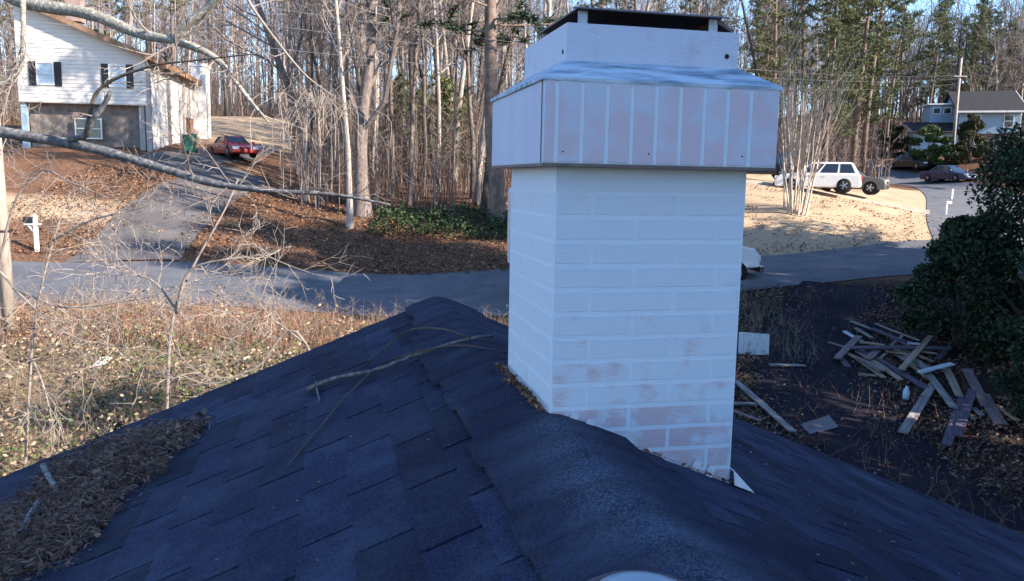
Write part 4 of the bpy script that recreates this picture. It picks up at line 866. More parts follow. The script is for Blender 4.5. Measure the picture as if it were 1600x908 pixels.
for xx in (-FL-1.75, -FL-.7): window(rh, Matrix.Translation((xx, 2.995, 5.1)) @ Matrix.Rotation(math.pi, 4, 'Z'), .8, .7, 'glass', mull=False)
mb = MB(); mb.box((-FL-2.2, 2.2, 1.1), (4.4, 4.4, 3.0)); pr = mb.build('porch_wall', 'siding_blue', rh)
mb = MB(); mb.hexa([(-FL-5, -.6, 2.45), (-FL-5, -.6, 2.6), (-FL-5, 3.2, 3.75), (-FL-5, 3.2, 3.9), (-FL-.02, -.6, 2.45), (-FL-.02, -.6, 2.6), (-FL-.02, 3.2, 3.75), (-FL-.02, 3.2, 3.9)]); mb.build('porch_roof', 'roof_dark', rh)
window(rh, Matrix.Translation((-FL-1.6, -.005, 1.3)) @ Matrix.Rotation(math.pi, 4, 'Z'), 1.0, 1.8, 'curtain_pane', mull=False)

# ------------------------------------------------------------------ vehicles
mat('rim_dark', (.05, .05, .055), rough=.5, metal=.6); mat('tyre', (.012, .012, .013), rough=.9); mat('rim', (.5, .5, .52), rough=.3, metal=.9); mat('chrome', (.6, .6, .62), rough=.2, metal=1)
mat('car_glass', (.012, .014, .018), rough=.05, spec=.9); mat('lamp_red', (.45, .02, .02), rough=.25); mat('lamp_clear', (.75, .76, .78), rough=.12, spec=.8); mat('plastic_black', (.018, .018, .02), rough=.6)
mat('plate_white', (.7, .7, .68), rough=.5)
def paint(name, c): m = mat(name, c, rough=.28, spec=.6); m.node_tree.nodes['Principled BSDF'].inputs['Coat Weight'].default_value = .25; return name
for nme, c in (('paint_white', (.78, .78, .77)), ('paint_olive', (.10, .095, .075)), ('paint_black', (.006, .009, .014)), ('paint_navy', (.02, .042, .095)), ('paint_red', (.25, .010, .014))): paint(nme, c)
def car(name, label, loc, heading, pm, L=4.7, W=1.85, Hh=1.72, suv=True, cat='car', group=None, back=None):
    t = thing(name, label, cat, loc, heading, group); h = L/2; gc = .28 if suv else .2; belt = Hh*(.60 if suv else .62); hood = Hh*(.61 if suv else .58)
    if suv: prof = [(-h, gc+.1), (-h+.04, belt-.05), (-h+.16, belt+.02), (h*.42, belt+.02), (h*.55, hood+.02), (h*.88, hood-.07), (h*.97, hood-.2), (h, hood-.42), (h, gc+.06), (h-.12, gc), (-h+.1, gc)]
    else: prof = [(-h, gc+.12), (-h+.03, belt-.12), (-h+.1, belt), (-h*.45, belt+.02), (h*.42, belt+.01), (h*.55, hood), (h*.9, hood-.14), (h, hood-.32), (h, gc+.06), (h-.12, gc), (-h+.1, gc)]
    ys = (-W/2, -W*.47, W*.47, W/2); mb = MB(); n = len(prof); zc_ = sum(p[1] for p in prof)/n
    for i, y in enumerate(ys):
        k = .955 if i in (0, 3) else 1.0; mb.v += [(x*k if abs(x) > h*.7 else x, y, zc_+(z-zc_)*(.93 if i in (0, 3) else 1)) for x, z in prof]
    for i in range(3):
        for k in range(n): mb.f.append((i*n+k, i*n+(k+1) % n, (i+1)*n+(k+1) % n, (i+1)*n+k)); mb.mi.append(0)
    mb.f.append(tuple(range(n-1, -1, -1))); mb.f.append(tuple(3*n+k for k in range(n))); mb.mi += [0, 0]
    mb.f = [tuple(reversed(f)) for f in mb.f]
    body = mb.build('body', pm, t, bevel=.09)
    # greenhouse
    if suv: b0, t0, t1, b1 = -h+.12, -h+.50, h*.14, h*.56
    else: b0, t0, t1, b1 = -h*.66, -h*.32, h*.12, h*.50
    zb_, zt_ = belt, Hh; yb, ytp = W*.455, W*.36
    Bq = [(b0, -yb, zb_-.02), (b1, -yb, zb_-.02), (b1, yb, zb_-.02), (b0, yb, zb_-.02)]; Tq = [(t0, -ytp, zt_), (t1, -ytp, zt_), (t1, ytp, zt_), (t0, ytp, zt_)]
    mb = MB(); mb.v = Bq+Tq
    for k in range(4): mb.f.append((k, (k+1) % 4, 4+(k+1) % 4, 4+k)); mb.mi.append(0)
    mb.f.append((4, 5, 6, 7)); mb.mi.append(0); mb.build('cabin', pm, t, bevel=.11)
    def quad(nm, a, b, c, d, u0, u1, v0, v1, m='car_glass'):
        a, b, c, d = map(np.array, (a, b, c, d)); n_ = np.cross(b-a, d-a); n_ = n_/np.linalg.norm(n_)*.012
        f = lambda u, v: (a*(1-u)+b*u)*(1-v)+(d*(1-u)+c*u)*v+n_
        mb = MB(); P = [f(u0, v0), f(u1, v0), f(u1, v1), f(u0, v1)]; mb.face(P); mb.face([tuple(np.array(p)-n_*1.2) for p in reversed(P)])
        for k in range(4): p, q = P[k], P[(k+1) % 4]; mb.face([p, p-n_*1.2, q-n_*1.2, q])
        mb.build(nm, m, t)
    quad('windshield', Bq[1], Bq[2], Tq[2], Tq[1], .07, .93, .1, .9); quad('rear_window', Bq[3], Bq[0], Tq[0], Tq[3], .08, .92, .15, .88)
    spans = ((.06, .30), (.34, .62), (.66, .93)) if suv else ((.10, .47), (.52, .90))
    for a, b in spans:
        quad('side_window', Bq[0], Bq[1], Tq[1], Tq[0], a, b, .14, .86); quad('side_window', Bq[2], Bq[3], Tq[3], Tq[2], 1-b, 1-a, .14, .86)
    wr = .40 if suv else .34
    for sx in (-.60, .62):
        for sy in (-1, 1):
            mb = MB(); x = h*sx; y = sy*(W/2-.11); mb.lathe([(wr*.6, -.12), (wr*.95, -.115), (wr, -.07), (wr, .07), (wr*.95, .115), (wr*.6, .12)], (x, y, wr), ax='y', n=22); wl = mb.build('wheel', 'tyre', t, True)
            mb = MB(); mb.lathe([(wr*.62, -.126), (wr*.62, .126)], (x, y, wr), ax='y', n=16)
            mb.cur = 1
            for s in range(5):
                an = s*1.2566; mb.tube([(x, y+sy*.13, wr), (x+math.cos(an)*wr*.56, y+sy*.13, wr+math.sin(an)*wr*.56)], .035, 4)
            mb.build('rim', ['rim_dark', 'rim'], wl)
            mb = MB(); mb.lathe([(wr*1.16, -.02), (wr*1.16, .02)], (x, sy*(W/2-.035), wr+.02), ax='y', n=20); mb.build('wheel_arch', 'plastic_black', t)
    for sy in (-1, 1):
        mb = MB(); mb.box((h-.10, sy*W*.36, hood-.22), (.22, .36, .16)); mb.build('headlight', 'lamp_clear', t, bevel=.03)
        mb = MB(); mb.box((-h+.06, sy*W*.41, belt-.22), (.16, .24, .34 if suv else .18)); mb.build('taillight', 'lamp_red', t, bevel=.03)
        mb = MB(); mb.box((h*.42, sy*(W/2+.08), belt+.08), (.14, .2, .15)); mb.build('mirror', pm, t, bevel=.03)
        for a in (-.12, .28):
            mb = MB(); mb.box((h*a, sy*(W/2-.002), belt-.13), (.18, .03, .035)); mb.build('door_handle', 'chrome', t)
    for sx in (-1, 1): mb = MB(); mb.box((sx*(h-.05), 0, gc+.16), (.22, W*.9, .22)); mb.build('bumper', pm if not suv else 'plastic_black', t, bevel=.05)
    mb = MB(); mb.box((-h-.005, 0, belt-.35), (.03, .34, .17)); mb.build('license_plate', 'plate_white', t)
    mb = MB(); mb.box((h-.02, 0, hood-.28), (.08, W*.42, .14)); mb.build('grille', 'plastic_black', t)
    return t
def on(px, py): p = hit(px, py); return (p[0], p[1], p[2]+.04)
p = ground(1272, 47.2); car('suv', 'white suv with red taillight on the pale strip behind the crape myrtle', (p[0], p[1], p[2]+.03), math.radians(163), 'paint_white', 4.6, 1.84, 1.68)
p = ground(1318, 50.3); car('suv', 'dark olive suv parked just behind the white one', (p[0], p[1], p[2]+.03), math.radians(-28), 'paint_olive', 4.6, 1.85, 1.68)
p = ground(1180, 52.0); car('suv', 'black car mostly hidden behind the chimney cap and bare stems', (p[0], p[1], p[2]+.03), math.radians(170), 'paint_black', 4.6, 1.85, 1.6)
p = ground(1418, 81.5); car('sedan', 'black sedan parked on the upper street, left of the two', (p[0], p[1], p[2]+.05), math.radians(-66), 'paint_black', 4.7, 1.8, 1.45, False)
p = ground(1478, 73.5); car('sedan', 'dark blue sedan parked on the upper street, nearer the corner', (p[0], p[1], p[2]+.05), math.radians(-68), 'paint_navy', 4.7, 1.8, 1.45, False)
p = ground(360, 51.0); car('red_car', 'red car parked on the lawn beside the garage end', (p[0], p[1], p[2]+.02), math.radians(-48), 'paint_red', 3.9, 1.7, 1.3, False)
# box truck on the road behind the chimney
p = np.array([4.55, 28.3]); hd = math.atan2(1.5, 12.5)
tk = thing('box_truck', 'white box truck parked on the road, mostly hidden by the chimney', 'truck', (p[0], p[1], H(*p)+.04), hd)
mat('box_white', (.60, .66, .74), (.54, .60, .68), scale=2, coord='Object', rough=.5)
mb = MB(); mb.box((-1.72, 0, 1.86), (5.84, 2.2, 2.6)); bxx = mb.build('cargo_box', 'box_white', tk, bevel=.03)
for x in np.linspace(-4.45, 1.0, 10):
    for s in (-1, 1): mb = MB(); mb.box((x, s*1.106, 1.86), (.05, .02, 2.5)); mb.build('rib', 'box_white', bxx)
mb = MB(); mb.box((-4.655, 0, 1.86), (.03, 1.9, 2.35)); mb.build('rear_door', 'paint_white', bxx)
for s in (-1, 1): mb = MB(); mb.box((-4.675, s*.9, .72), (.03, .16, .12)); mb.build('taillight', 'lamp_red', tk)
mb = MB(); mb.prism([(1.28, .55), (1.28, 2.25), (2.0, 2.2), (2.55, 1.45), (2.55, .55)], lambda q: (q[0], -.98, q[1]), lambda q: (q[0], .98, q[1])); mb.build('cab', 'paint_white', tk, bevel=.05)
mb = MB(); mb.prism([(2.555, .55), (2.555, 1.42), (3.6, 1.26), (3.82, 1.02), (3.82, .62)], lambda q: (q[0], -.92, q[1]), lambda q: (q[0], .92, q[1])); mb.build('hood', 'paint_white', tk, bevel=.05)
mb = MB(); mb.hexa([(2.03, -.85, 2.14), (2.05, -.85, 2.16), (2.03, .85, 2.14), (2.05, .85, 2.16), (2.555, -.88, 1.5), (2.58, -.88, 1.5), (2.555, .88, 1.5), (2.58, .88, 1.5)]); mb.build('windshield', 'car_glass', tk)
for s in (-1, 1):
    mb = MB(); mb.prism([(1.42, 1.45), (1.42, 2.1), (1.95, 2.08), (2.36, 1.48)], lambda q: (q[0], s*.985, q[1]), lambda q: (q[0], s*1.0, q[1])); mb.build('side_window', 'car_glass', tk)
    mb = MB(); mb.box((3.84, s*.68, .92), (.06, .3, .22)); mb.build('headlight', 'lamp_clear', tk)
    mb = MB(); mb.box((2.35, s*1.14, 1.62), (.1, .24, .34)); mb.build('mirror', 'plastic_black', tk)
    for x in (-3.1, 2.95):
        mb = MB(); mb.lathe([(.2, -.13), (.4, -.13), (.42, -.09), (.42, .09), (.4, .13), (.2, .13)], (x, s*.86, .42), ax='y', n=20); wl = mb.build('wheel', 'tyre', tk, True); mb = MB(); mb.lathe([(.22, -.135), (.22, .135)], (x, s*.86, .42), ax='y', n=14); mb.build('rim', 'rim', wl)
mb = MB(); mb.box((3.9, 0, .56), (.14, 1.86, .24)); mb.build('bumper', 'chrome', tk, bevel=.04); mb = MB(); mb.box((3.835, 0, .92), (.05, .95, .26)); mb.build('grille', 'plastic_black', tk)
mb = MB(); mb.box((-.5, 0, .5), (8.0, .9, .1)); mb.build('chassis', 'plastic_black', tk)

# ------------------------------------------------------------------ poles, cables, mailbox, bin
mat('pole_wood', (.24, .20, .17), (.40, .34, .29), scale=10, stretch=(1, 1, .15), coord='Object', rough=.95, bump=.4)
mat('cable', (.10, .10, .11), rough=.6)
pl = ground(17, 20.0); t = thing('utility_pole', 'wooden utility pole at the left edge of the photograph', 'pole', tuple(pl))
mb = MB(); mb.tube([(0, 0, -.3), (-.05, 0, 4.5), (-.1, 0, 9.6)], [.16, .145, .12], 14); mb.build('pole', 'pole_wood', t, True)
mb = MB(); mb.lathe([(.156, 2.55), (.162, 2.56), (.162, 2.6), (.156, 2.61)], (-.02, 0, 0), n=14); mb.build('strap', 'plastic_black', t)
mb = MB(); mb.box((-.1, -.16, 8.8), (2.2, .1, .12)); mb.build('crossarm', 'pole_wood', t)
pr_ = ground(1483, 80.0); t = thing('utility_pole', 'slim grey utility pole in front of the blue house', 'pole', tuple(pr_))
mb = MB(); mb.tube([(0, 0, -.3), (.0, 0, 4.8), (.04, 0, 9.8)], [.17, .15, .12], 12); mb.build('pole', 'pole_wood', t, True)
mb = MB(); mb.box((.04, -.16, 8.1), (1.2, .1, .1)); mb.build('crossarm', 'pole_wood', t)
for i, (za_, zb2, sag, yy) in enumerate(((8.9, 8.2, 1.0, 0), (8.3, 7.9, 1.0, .0), (7.6, 7.5, 1.1, .1))):
    A_ = np.array([pl[0]-.1+.5*i-.5, pl[1]-.1, pl[2]+za_]); B_ = np.array([pr_[0]+.4*i-.4, pr_[1]-.1, pr_[2]+zb2]); q = []
    for k in range(41): s_ = k/40; P = A_+(B_-A_)*s_; P[2] -= 4*sag*s_*(1-s_); q.append(P)
    mb = MB(); mb.tube(q, .008, 5); tag(mb.build('overhead_cable', 'cable'), ['topmost overhead cable strung between the two utility poles', 'middle overhead cable strung between the two utility poles', 'lowest overhead cable strung between the two utility poles'][i], 'cable')
g = hit(58, 392); t = thing('mailbox', 'black mailbox on a white post beside the left driveway', 'mailbox', tuple(g))
mb = MB(); mb.box((0, 0, .62), (.12, .12, 1.3)); mb.tube([(0, 0, .62), (-.3, 0, 1.0)], .045, 6); mb.box((-.12, 0, 1.04), (.6, .14, .07)); mb.lathe([(.02, 0), (.085, .02), (.07, .1), (.01, .16)], (0, 0, 1.27), n=8); mb.build('post', 'white_paint', t)
mb = MB(); mb.prism([(-.09, 0), (.09, 0), (.09, .14), (.06, .2), (0, .23), (-.06, .2), (-.09, .14)], lambda q: (-.45, q[0], 1.08+q[1]), lambda q: (-.02-.05, q[0], 1.08+q[1])); mb.build('box', 'shutter_black', t)
g = hit(1478, 336); t = thing('mailbox', 'white mailbox post at the end of the pale strip by the right street', 'mailbox', tuple(g)); t.scale = (.62, .62, .62)
mb = MB(); mb.box((0, 0, .5), (.12, .12, 1.1)); mb.build('post', 'white_paint', t); mb = MB(); mb.prism([(-.1, 0), (.1, 0), (.1, .15), (0, .24), (-.1, .15)], lambda q: (-.05, q[0], 1.05+q[1]), lambda q: (.42, q[0], 1.05+q[1])); mb.build('box', 'white_paint', t)
g = ground(1500, 50); t = thing('marker_post', 'short pale stake at the inner corner of the right street', 'post', tuple(hit(1487, 312))); mb = MB(); mb.box((0, 0, .28), (.1, .1, .7)); mb.box((0, 0, .66), (.13, .13, .05)); mb.build('stake', 'white_paint', t)
mat('bin_green', (.01, .11, .07), rough=.5); g = hit(287, 239); t = thing('wheeled_bin', 'green wheeled bin in front of the garage doors', 'bin', (g[0]+.5, g[1]-.3, g[2]))
mb = MB(); mb.hexa([(-.26, -.28, .08), (-.32, -.36, 1.05), (-.26, .28, .08), (-.32, .36, 1.05), (.26, -.28, .08), (.32, -.36, 1.05), (.26, .28, .08), (.32, .36, 1.05)]); mb.build('body', 'bin_green', t, bevel=.03)
mb = MB(); mb.hexa([(-.35, -.4, 1.055), (-.33, -.36, 1.12), (-.35, .4, 1.055), (-.33, .36, 1.16), (.35, -.4, 1.055), (.33, -.36, 1.12), (.35, .4, 1.055), (.33, .36, 1.16)]); mb.build('lid', 'bin_green', t, bevel=.02)
for s in (-1, 1): mb = MB(); mb.lathe([(.05, -.03), (.12, -.03), (.12, .03), (.05, .03)], (0, 0, 0), ax='y', n=14); mb.v = [(y_+s*.3, x_+.3, z_+.12) for x_, y_, z_ in mb.v]; mb.build('wheel', 'tyre', t)

# ------------------------------------------------------------------ lumber pile
for nm, a, b in (('plank_plum', (.075, .06, .085), (.11, .085, .115)), ('plank_tan', (.23, .175, .125), (.34, .265, .20)), ('plank_grey', (.17, .155, .15), (.28, .255, .24)), ('plank_white', (.38, .42, .46), (.50, .53, .56)), ('plank_brown', (.14, .10, .10), (.22, .16, .15)), ('plank_orange', (.36, .22, .12), (.44, .29, .17))):
    mat(nm, tuple(c*.55 for c in a), b, c3=a, scale=14, stretch=(.14, 1, 1), coord='Object', rough=.85, bump=.4, lo=.28, hi=.68)
def Z3(x, y): return 1280+x/4.128, 480+y/4.128
def Z1(x, y): return 1130+x/3.0277, 420+y/3.0277
PL = [(200, 262, 840, 265, .18, 'plum', .34, 'long dark plum board lying level across the top of the pile'),
 (175, 290, 420, 455, .14, 'tan', .06, 'pale tan board at the left front of the pile, first of a parallel pair'), (245, 285, 530, 470, .14, 'tan', .10, 'pale tan board beside the first one, second of the parallel pair'),
 (310, 290, 700, 525, .20, 'plum', .14, 'wide plum board slanting down right beside the pale pair'), (205, 90, 350, 145, .10, 'grey', .1, 'thin grey board pointing out at the upper left back of the pile'),
 (160, 155, 275, 220, .10, 'white', .1, 'short whitish board sticking out left above the level board'), (235, 135, 345, 200, .10, 'grey', .13, 'short grey board between the whitish board and the wide back board'),
 (340, 135, 570, 225, .24, 'plum', .16, 'wide plum board at the back of the pile'), (360, 105, 650, 215, .07, 'grey', .2, 'narrow grey strip along the back edge of the pile'),
 (60, 225, 190, 265, .10, 'brown', .06, 'brown board end poking out farthest left of the pile'), (255, 225, 420, 245, .14, 'tan', .2, 'tan board lying just behind the level board at left'),
 (720, 185, 530, 400, .16, 'tan', .40, 'tan board crossing over the level board toward the viewer'), (430, 285, 620, 310, .13, 'tan', .2, 'tan board just below the middle of the level board'),
 (600, 280, 760, 300, .09, 'tan', .24, 'narrow tan strip under the right half of the level board'), (570, 230, 670, 240, .14, 'white', .3, 'short white board behind the crossing tan board'),
 (640, 345, 870, 650, .17, 'grey', .2, 'weathered grey board running from the pile toward lower right'), (650, 420, 860, 365, .16, 'white', .42, 'bright bluish white board on top of the pile at right'),
 (820, 400, 905, 575, .18, 'tan', .16, 'pale short board right of the weathered grey one'), (740, 490, 540, 810, .19, 'grey', .1, 'long grey board reaching farthest toward the roof'),
 (920, 590, 820, 890, .19, 'plum', .12, 'plum board leaning toward the viewer, left of two'), (990, 530, 890, 830, .19, 'plum', .16, 'plum board leaning toward the viewer, right of two'),
 (950, 400, 1080, 640, .22, 'brown', .14, 'wide brown board at the right side of the pile'), (1060, 560, 1170, 755, .26, 'brown', .1, 'wide worn board end at the lower right of the pile'),
 (1140, 630, 1280, 730, .12, 'orange', .06, 'orange tan board at the far right of the pile'), (990, 650, 1050, 700, .12, 'grey', .05, 'small grey offcut between the plum boards and the worn board'),
 (520, 320, 660, 390, .10, 'grey', .1, 'grey strip under the crossing tan board'), (120, 305, 185, 385, .17, 'plum', .05, 'short plum offcut lying apart left of the pile'),
 (250, 432, 370, 442, .12, 'tan', .04, 'small tan offcut below the parallel pair'), (590, 370, 700, 460, .10, 'tan', .1, 'tan strip in the middle of the pile'), (640, 310, 690, 335, .13, 'tan', .26, 'tan board end under the level board'),
 (970, 690, 995, 725, .10, 'tan', .04, 'tiny tan offcut below the plum boards')]
def plank(a, b, wd, mt, label, th=.038, roll=0.0):
    a, b = Vector(a), Vector(b); x = (b-a).normalized(); z = Vector((0, 0, 1)); y = z.cross(x).normalized(); z = x.cross(y); L = (b-a).length
    mb = MB(); h = .5; n = 5; s = rnd.uniform(-.02, .02)
    n = 6; bow = rnd.gauss(0, .006)*L; tw = rnd.gauss(0, .05); rg = []
    for k in range(n+1):
        q = k/n-.5; xx = L*q; zz = bow*(1-4*q*q); a_ = tw*q*2; e_ = rnd.uniform(-.012, .012) if k in (0, n) else 0
        rg.append([(xx+e_*(1 if sy*sz > 0 else -.6), sy*wd/2*math.cos(a_)-sz*th/2*math.sin(a_), zz+sy*wd/2*math.sin(a_)+sz*th/2) for sy, sz in ((-1, -1), (1, -1), (1, 1), (-1, 1))])
    for r_ in rg: mb.v += r_
    for k in range(n):
        for c_ in range(4): mb.f.append((k*4+c_, k*4+(c_+1) % 4, (k+1)*4+(c_+1) % 4, (k+1)*4+c_)); mb.mi.append(0)
    mb.f += [(3, 2, 1, 0), tuple(n*4+c_ for c_ in range(4))]; mb.mi += [0, 0]
    o = mb.build('plank', 'plank_'+mt, bevel=.004); c = (a+b)/2; M = Matrix((x, y, z)).transposed().to_4x4(); o.matrix_world = Matrix.Translation(c) @ M @ Matrix.Rotation(roll, 4, 'X'); return tag(o, label, 'plank', 'lumber pile on the dark driveway' if 'pile' in label or True else None)
for (x0, y0, x1, y1, wd, mt, h, lab) in PL:
    a = hit(*Z3(x0, y0), h*.55+.03); b = hit(*Z3(x1, y1), h*.55+.03)
    plank(a, b, wd, mt, lab, roll=rnd.uniform(-.15, .15))
for (x0, y0, x1, y1, wd, mt, h, lab) in ((60, 530, 330, 770, .14, 'grey', .10, 'long grey board right of the chimney foot, crossing two shorter ones'), (40, 637, 205, 640, .14, 'grey', .05, 'short grey board lying level under the crossing board'), (40, 668, 180, 720, .10, 'brown', .04, 'narrow brown board below the crossing board by the roof edge'), (220, 455, 385, 458, .16, 'grey', .05, 'single grey board lying level between chimney and pile')):
    plank(hit(*Z1(x0, y0), h+.02), hit(*Z1(x1, y1), h+.02), wd, mt, lab)
for k in range(16):
    cx, cy = rnd.gauss(520, 150), rnd.gauss(300, 60); an = rnd.choice((.5, .55, .62, 2.2, .1)); l_ = rnd.uniform(60, 150); dx_, dy_ = math.cos(an)*l_, math.sin(an)*l_*.75
    plank(hit(*Z3(cx-dx_, cy-dy_), .05+.008*k), hit(*Z3(cx+dx_, cy+dy_), .05+.008*k), rnd.choice((.09, .14, .19)), rnd.choice(('plum', 'brown', 'brown', 'grey', 'tan')), 'weathered board half buried in the middle of the lumber heap')
# white panel propped beside the chimney, dark sheet on the ground, bottle
mat('panel_white', (.50, .52, .53), (.10, .10, .10), scale=5, coord='Object', lo=.55, hi=.85, rough=.6)
a = hit(*Z1(70, 402)); b = hit(*Z1(215, 414)); x = Vector(b-a); L = x.length; x.normalize(); zz = Vector((0, .35, 1)).normalized(); y = zz.cross(x).normalized(); zz = x.cross(y)
mb = MB(); mb.box((L/2, 0, .29), (L, .02, .58)); o = mb.build('panel', 'panel_white', bevel=.003); o.matrix_world = Matrix.Translation(Vector(a)) @ Matrix((x, y, zz)).transposed().to_4x4(); tag(o, 'stained white panel propped up right of the chimney', 'panel')
mat('sheet_dark', (.025, .025, .05), (.05, .045, .075), scale=6, coord='World', rough=.35)
Q = [hit(*Z1(*q), .05) for q in ((365, 735), (500, 692), (545, 748), (410, 782))]
mb = MB(); mb.hexa([Q[3]-[0, 0, .03], Q[3], Q[2]-[0, 0, .03], Q[2], Q[0]-[0, 0, .03], Q[0], Q[1]-[0, 0, .03], Q[1]]); tag(mb.build('sheet', 'sheet_dark'), 'dark purple sheet lying flat on the driveway near the roof edge', 'sheet')
g = hit(*Z3(558, 600)); mat('bottle_blue', (.45, .55, .62), rough=.25); t = thing('bottle', 'pale blue plastic bottle standing in front of the lumber pile', 'bottle', tuple(g))
mb = MB(); mb.lathe([(.06, 0), (.075, .02), (.075, .2), (.03, .3), (.025, .34)], (0, 0, 0), n=14); mb.build('body', 'bottle_blue', t, True); mb = MB(); mb.lathe([(.03, .34), (.03, .38)], (0, 0, 0), n=10); mb.build('cap', 'plastic_black', t)
g = hit(158, 573); mb = MB(); mb.v = [(-.22, -.05, .0), (.1, -.1, .06), (.24, .08, .2), (-.05, .1, .16), (0, 0, .22)]; mb.f = [(0, 1, 4), (1, 2, 4), (2, 3, 4), (3, 0, 4)]; mb.mi = [0]*4; o = mb.build('litter_bag', 'plate_white'); o.location = g; tag(o, 'crumpled white scrap lying in the sunlit leaves', 'litter')

# ------------------------------------------------------------------ things on the roof
MRi = MR.inverted()
def roof_pt(px, py, h=0.0):
    v = ray(px, py); best = None
    for s in (-1, 1):
        sl_ = SLL if s < 0 else SLR; u1 = v@DX; u0 = -(O*np.array([1, 1, 0]))@DX   # u = t*u1+u0
        t_ = ((ZR+h-CAMZ)-s*-1*0+(sl_*u0 if s < 0 else -sl_*u0))/(v[2]-(sl_*u1 if s < 0 else -sl_*u1)); u = t_*u1+u0
        if t_ > 0 and (u <= 0) == (s < 0) and (best is None or t_ < best): best = t_
    return CAM+v*best if best else None
def lying(name, label, pts, r0, r1, m, mt, seed, tw=0, L=.3, cat='branch'):
    t = thing(name, label, cat, (0, 0, 0)); P = [roof_pt(x, y, h) for x, y, h in pts]; R = random.Random(seed); C = curve_pts(P, 7); n = len(C); mb = MB(); mb.tube(C, [(r0+(r1-r0)*k/(n-1))*(1+R.uniform(-.13, .13)) for k in range(n)], 7); mb.build('stick', m, t, True)
    return t
mat('dead_wood', (.05, .048, .05), (.20, .19, .19), scale=40, coord='World', rough=.95, bump=.5)
lying('fallen_branch', 'thick grey fallen branch lying across the roof left of the chimney', [(480, 609, .02), (520, 592, .028), (590, 577, .025), (640, 558, .03), (690, 541, .03), (740, 528, .035), (772, 524, .04)], .0082, .0045, 'dead_wood', 'twig', 1)
lying('fallen_branch', 'short dead stub below the thick fallen branch', [(494, 598, .02), (496, 612, .012), (500, 628, .008)], .005, .003, 'dead_wood', 'twig', 2)
lying('twig', 'long thin twig crossing under the thick branch toward the lower left', [(448, 729, .008), (490, 680, .01), (545, 615, .02), (600, 568, .03), (660, 548, .04), (720, 540, .04), (790, 550, .02)],   .0024, .0036, 'bark_dark', 'twig', 3, cat='twig')
lying('twig', 'thin dark twig arching up near the roof peak', [(560, 580, .012), (600, 545, .02), (640, 516, .05), (690, 514, .06), (735, 528, .04)], .003, .0035, 'bark_dark', 'twig', 4, cat='twig')
lying('twig', 'short dark twig by the chimney foot', [(775, 568, .012), (790, 573, .012), (812, 590, .012)], .004, .003, 'bark_dark', 'twig', 5, cat='twig')
# heap of pine needles, leaves and twigs caught in the lower left corner
poly = np.array([(-30, 905), (-30, 815), (60, 770), (75, 735), (120, 708), (200, 678), (320, 655), (322, 672), (262, 708), (200, 762), (165, 808), (125, 852), (80, 875)], float)
def inside(P, q):
    x, y = P; c = False; n = len(q); j = n-1
    for i in range(n):
        if ((q[i][1] > y) != (q[j][1] > y)) and (x < (q[j][0]-q[i][0])*(y-q[i][1])/(q[j][1]-q[i][1])+q[i][0]): c = not c
        j = i
    return c
R = random.Random(21); pts = []
while len(pts) < 3800:
    q = (R.uniform(-30, 325), R.uniform(650, 905))
    if inside(q, poly):
        e = min(math.hypot(q[0]-a[0], q[1]-a[1]) for a in poly); pts.append(roof_pt(q[0]+R.gauss(0, 9), q[1]+R.gauss(0, 7), .006+R.random()*.05*min(1, e/60)*(.35+.65*(math.sin(q[0]*.05)*math.sin(q[1]*.06)*.5+.5))))
pts = np.array(pts); g = np.random.default_rng(3); n = len(pts)
V, F = cards(pts[:2300], g.uniform(.014, .055, 2300), .55, .45); tag(obj('leaf_heap', np_mesh('leaf_heap', V, F, 'pile_leaf')), 'heap of dead leaves caught at the lower left of the roof', 'leaves', kind='stuff')
A_ = []; B_ = []; W_ = []
for p in pts:
    if g.random() < .1: continue
    for k in range(3):
        d = g.normal(size=3)*np.array([1, 1, .3]); d /= np.linalg.norm(d); l = g.uniform(.012, .06); o_ = p+g.normal(size=3)*.014; b_ = g.normal(size=3)*l*.35; A_ += [o_-d*l, o_+b_*.5]; B_ += [o_+b_*.5, o_+d*l+np.array([0, 0, -.004])]; W_ += [.0026, .0026]
V, F = strips(np.array(A_), np.array(B_), np.array(W_)); tag(obj('needle_heap', np_mesh('needle_heap', V, F, 'pile_leaf')), 'heap of brown pine needles at the lower left of the roof', 'needles', kind='stuff')
mat('lichen_stick', (.03, .03, .033), (.33, .36, .37), c3=(.12, .125, .13), scale=75, coord='World', rough=.95)
lying('lichen_stick', 'pale lichen covered stick poking from the upper edge of the needle heap', [(68, 728, .03), (76, 745, .035), (90, 765, .02)], .012, .009, 'lichen_stick', 'twig', 6, cat='stick')
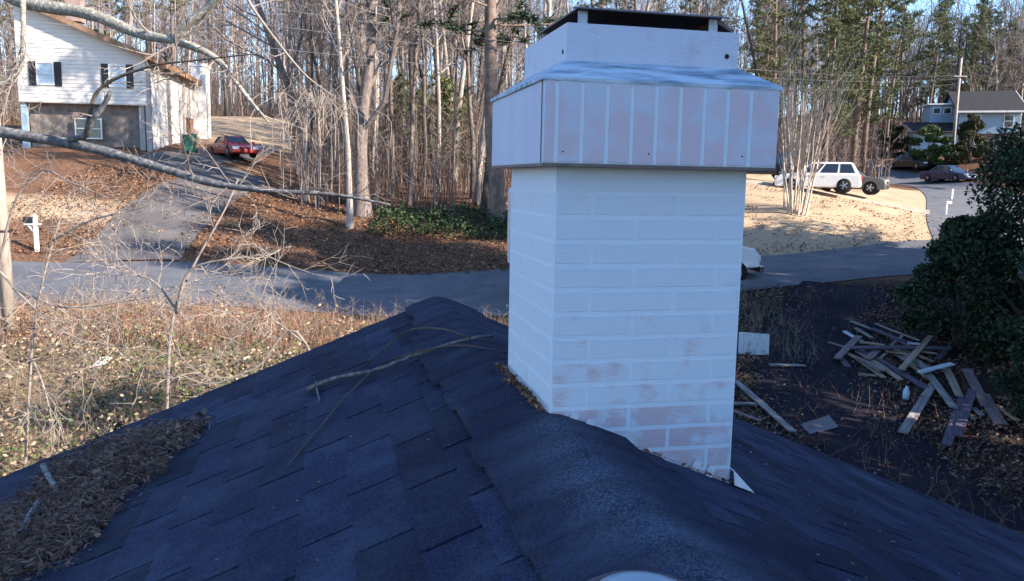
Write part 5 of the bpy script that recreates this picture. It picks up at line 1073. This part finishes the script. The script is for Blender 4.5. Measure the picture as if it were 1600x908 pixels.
lying('lichen_stick', 'pale lichen covered stick in the lower left of the needle heap', [(62, 782, .03), (46, 805, .035), (34, 828, .03), (4, 850, .02)], .010, .008, 'lichen_stick', 'twig', 7, cat='stick')
lying('twig', 'dark thin twig curving over the right end of the needle heap', [(250, 672, .02), (275, 662, .03), (322, 658, .012)], .003, .002, 'bark_dark', 'twig', 8, cat='twig')
# bits of needle and leaf strewn over the shingles
P = []
for i in range(420):
    u = R.uniform(-1.6, 1.2); v = R.uniform(-1.2, 1.8)
    if -.02 < u < CW+.02 and -.01 < v < CD: continue
    P.append(to_w(u, v, rz(u)+.009))
V, F = cards(np.array(P), g.uniform(.004, .012, len(P)), .5, .85); tag(obj('roof_crumbs', np_mesh('roof_crumbs', V, F, 'leaf_tan')), 'pale crumbs of leaf strewn over the shingles', 'debris', kind='stuff')
P = np.array([to_w(-.012-abs(R.gauss(0, .012)), R.uniform(.0, CD+.02), ZR+.012+R.random()*.012) for i in range(260)]+[to_w(u, -.008-abs(R.gauss(0, .006)), rz(u)+.008) for u in np.linspace(0, CW, 40)])
V, F = cards(P, g.uniform(.006, .022, len(P)), .5, .5); tag(obj('grit', np_mesh('grit', V, F, 'leaf_brown')), 'dark leaf grit gathered along the chimney foot', 'debris', kind='stuff')
# round vent just entering the frame at the bottom
mat('vent_brown', (.075, .055, .065), (.10, .075, .085), scale=20, coord='World', rough=.55); mat('vent_top', (.26, .33, .40), (.34, .41, .48), scale=12, coord='World', rough=.3)
vp = roof_pt(1003, 1004, .0); t = thing('roof_vent', 'round brown rimmed roof vent with pale top at the bottom edge', 'vent', tuple(vp))
mb = MB(); mb.lathe([(.045, -.03), (.045, .05)], (0, 0, 0), n=20); mb.build('pipe', 'vent_brown', t)
mb = MB(); mb.lathe([(.088, .03), (.094, .034), (.094, .05), (.080, .060), (.066, .062), (.066, .05)], (0, 0, 0), n=36); mb.build('rim', 'vent_brown', t, True)
mb = MB(); mb.lathe([(.066, .05), (.064, .066), (.045, .074), (.02, .078), (.002, .079)], (0, 0, 0), n=36); mb.build('dome', 'vent_top', t, True)
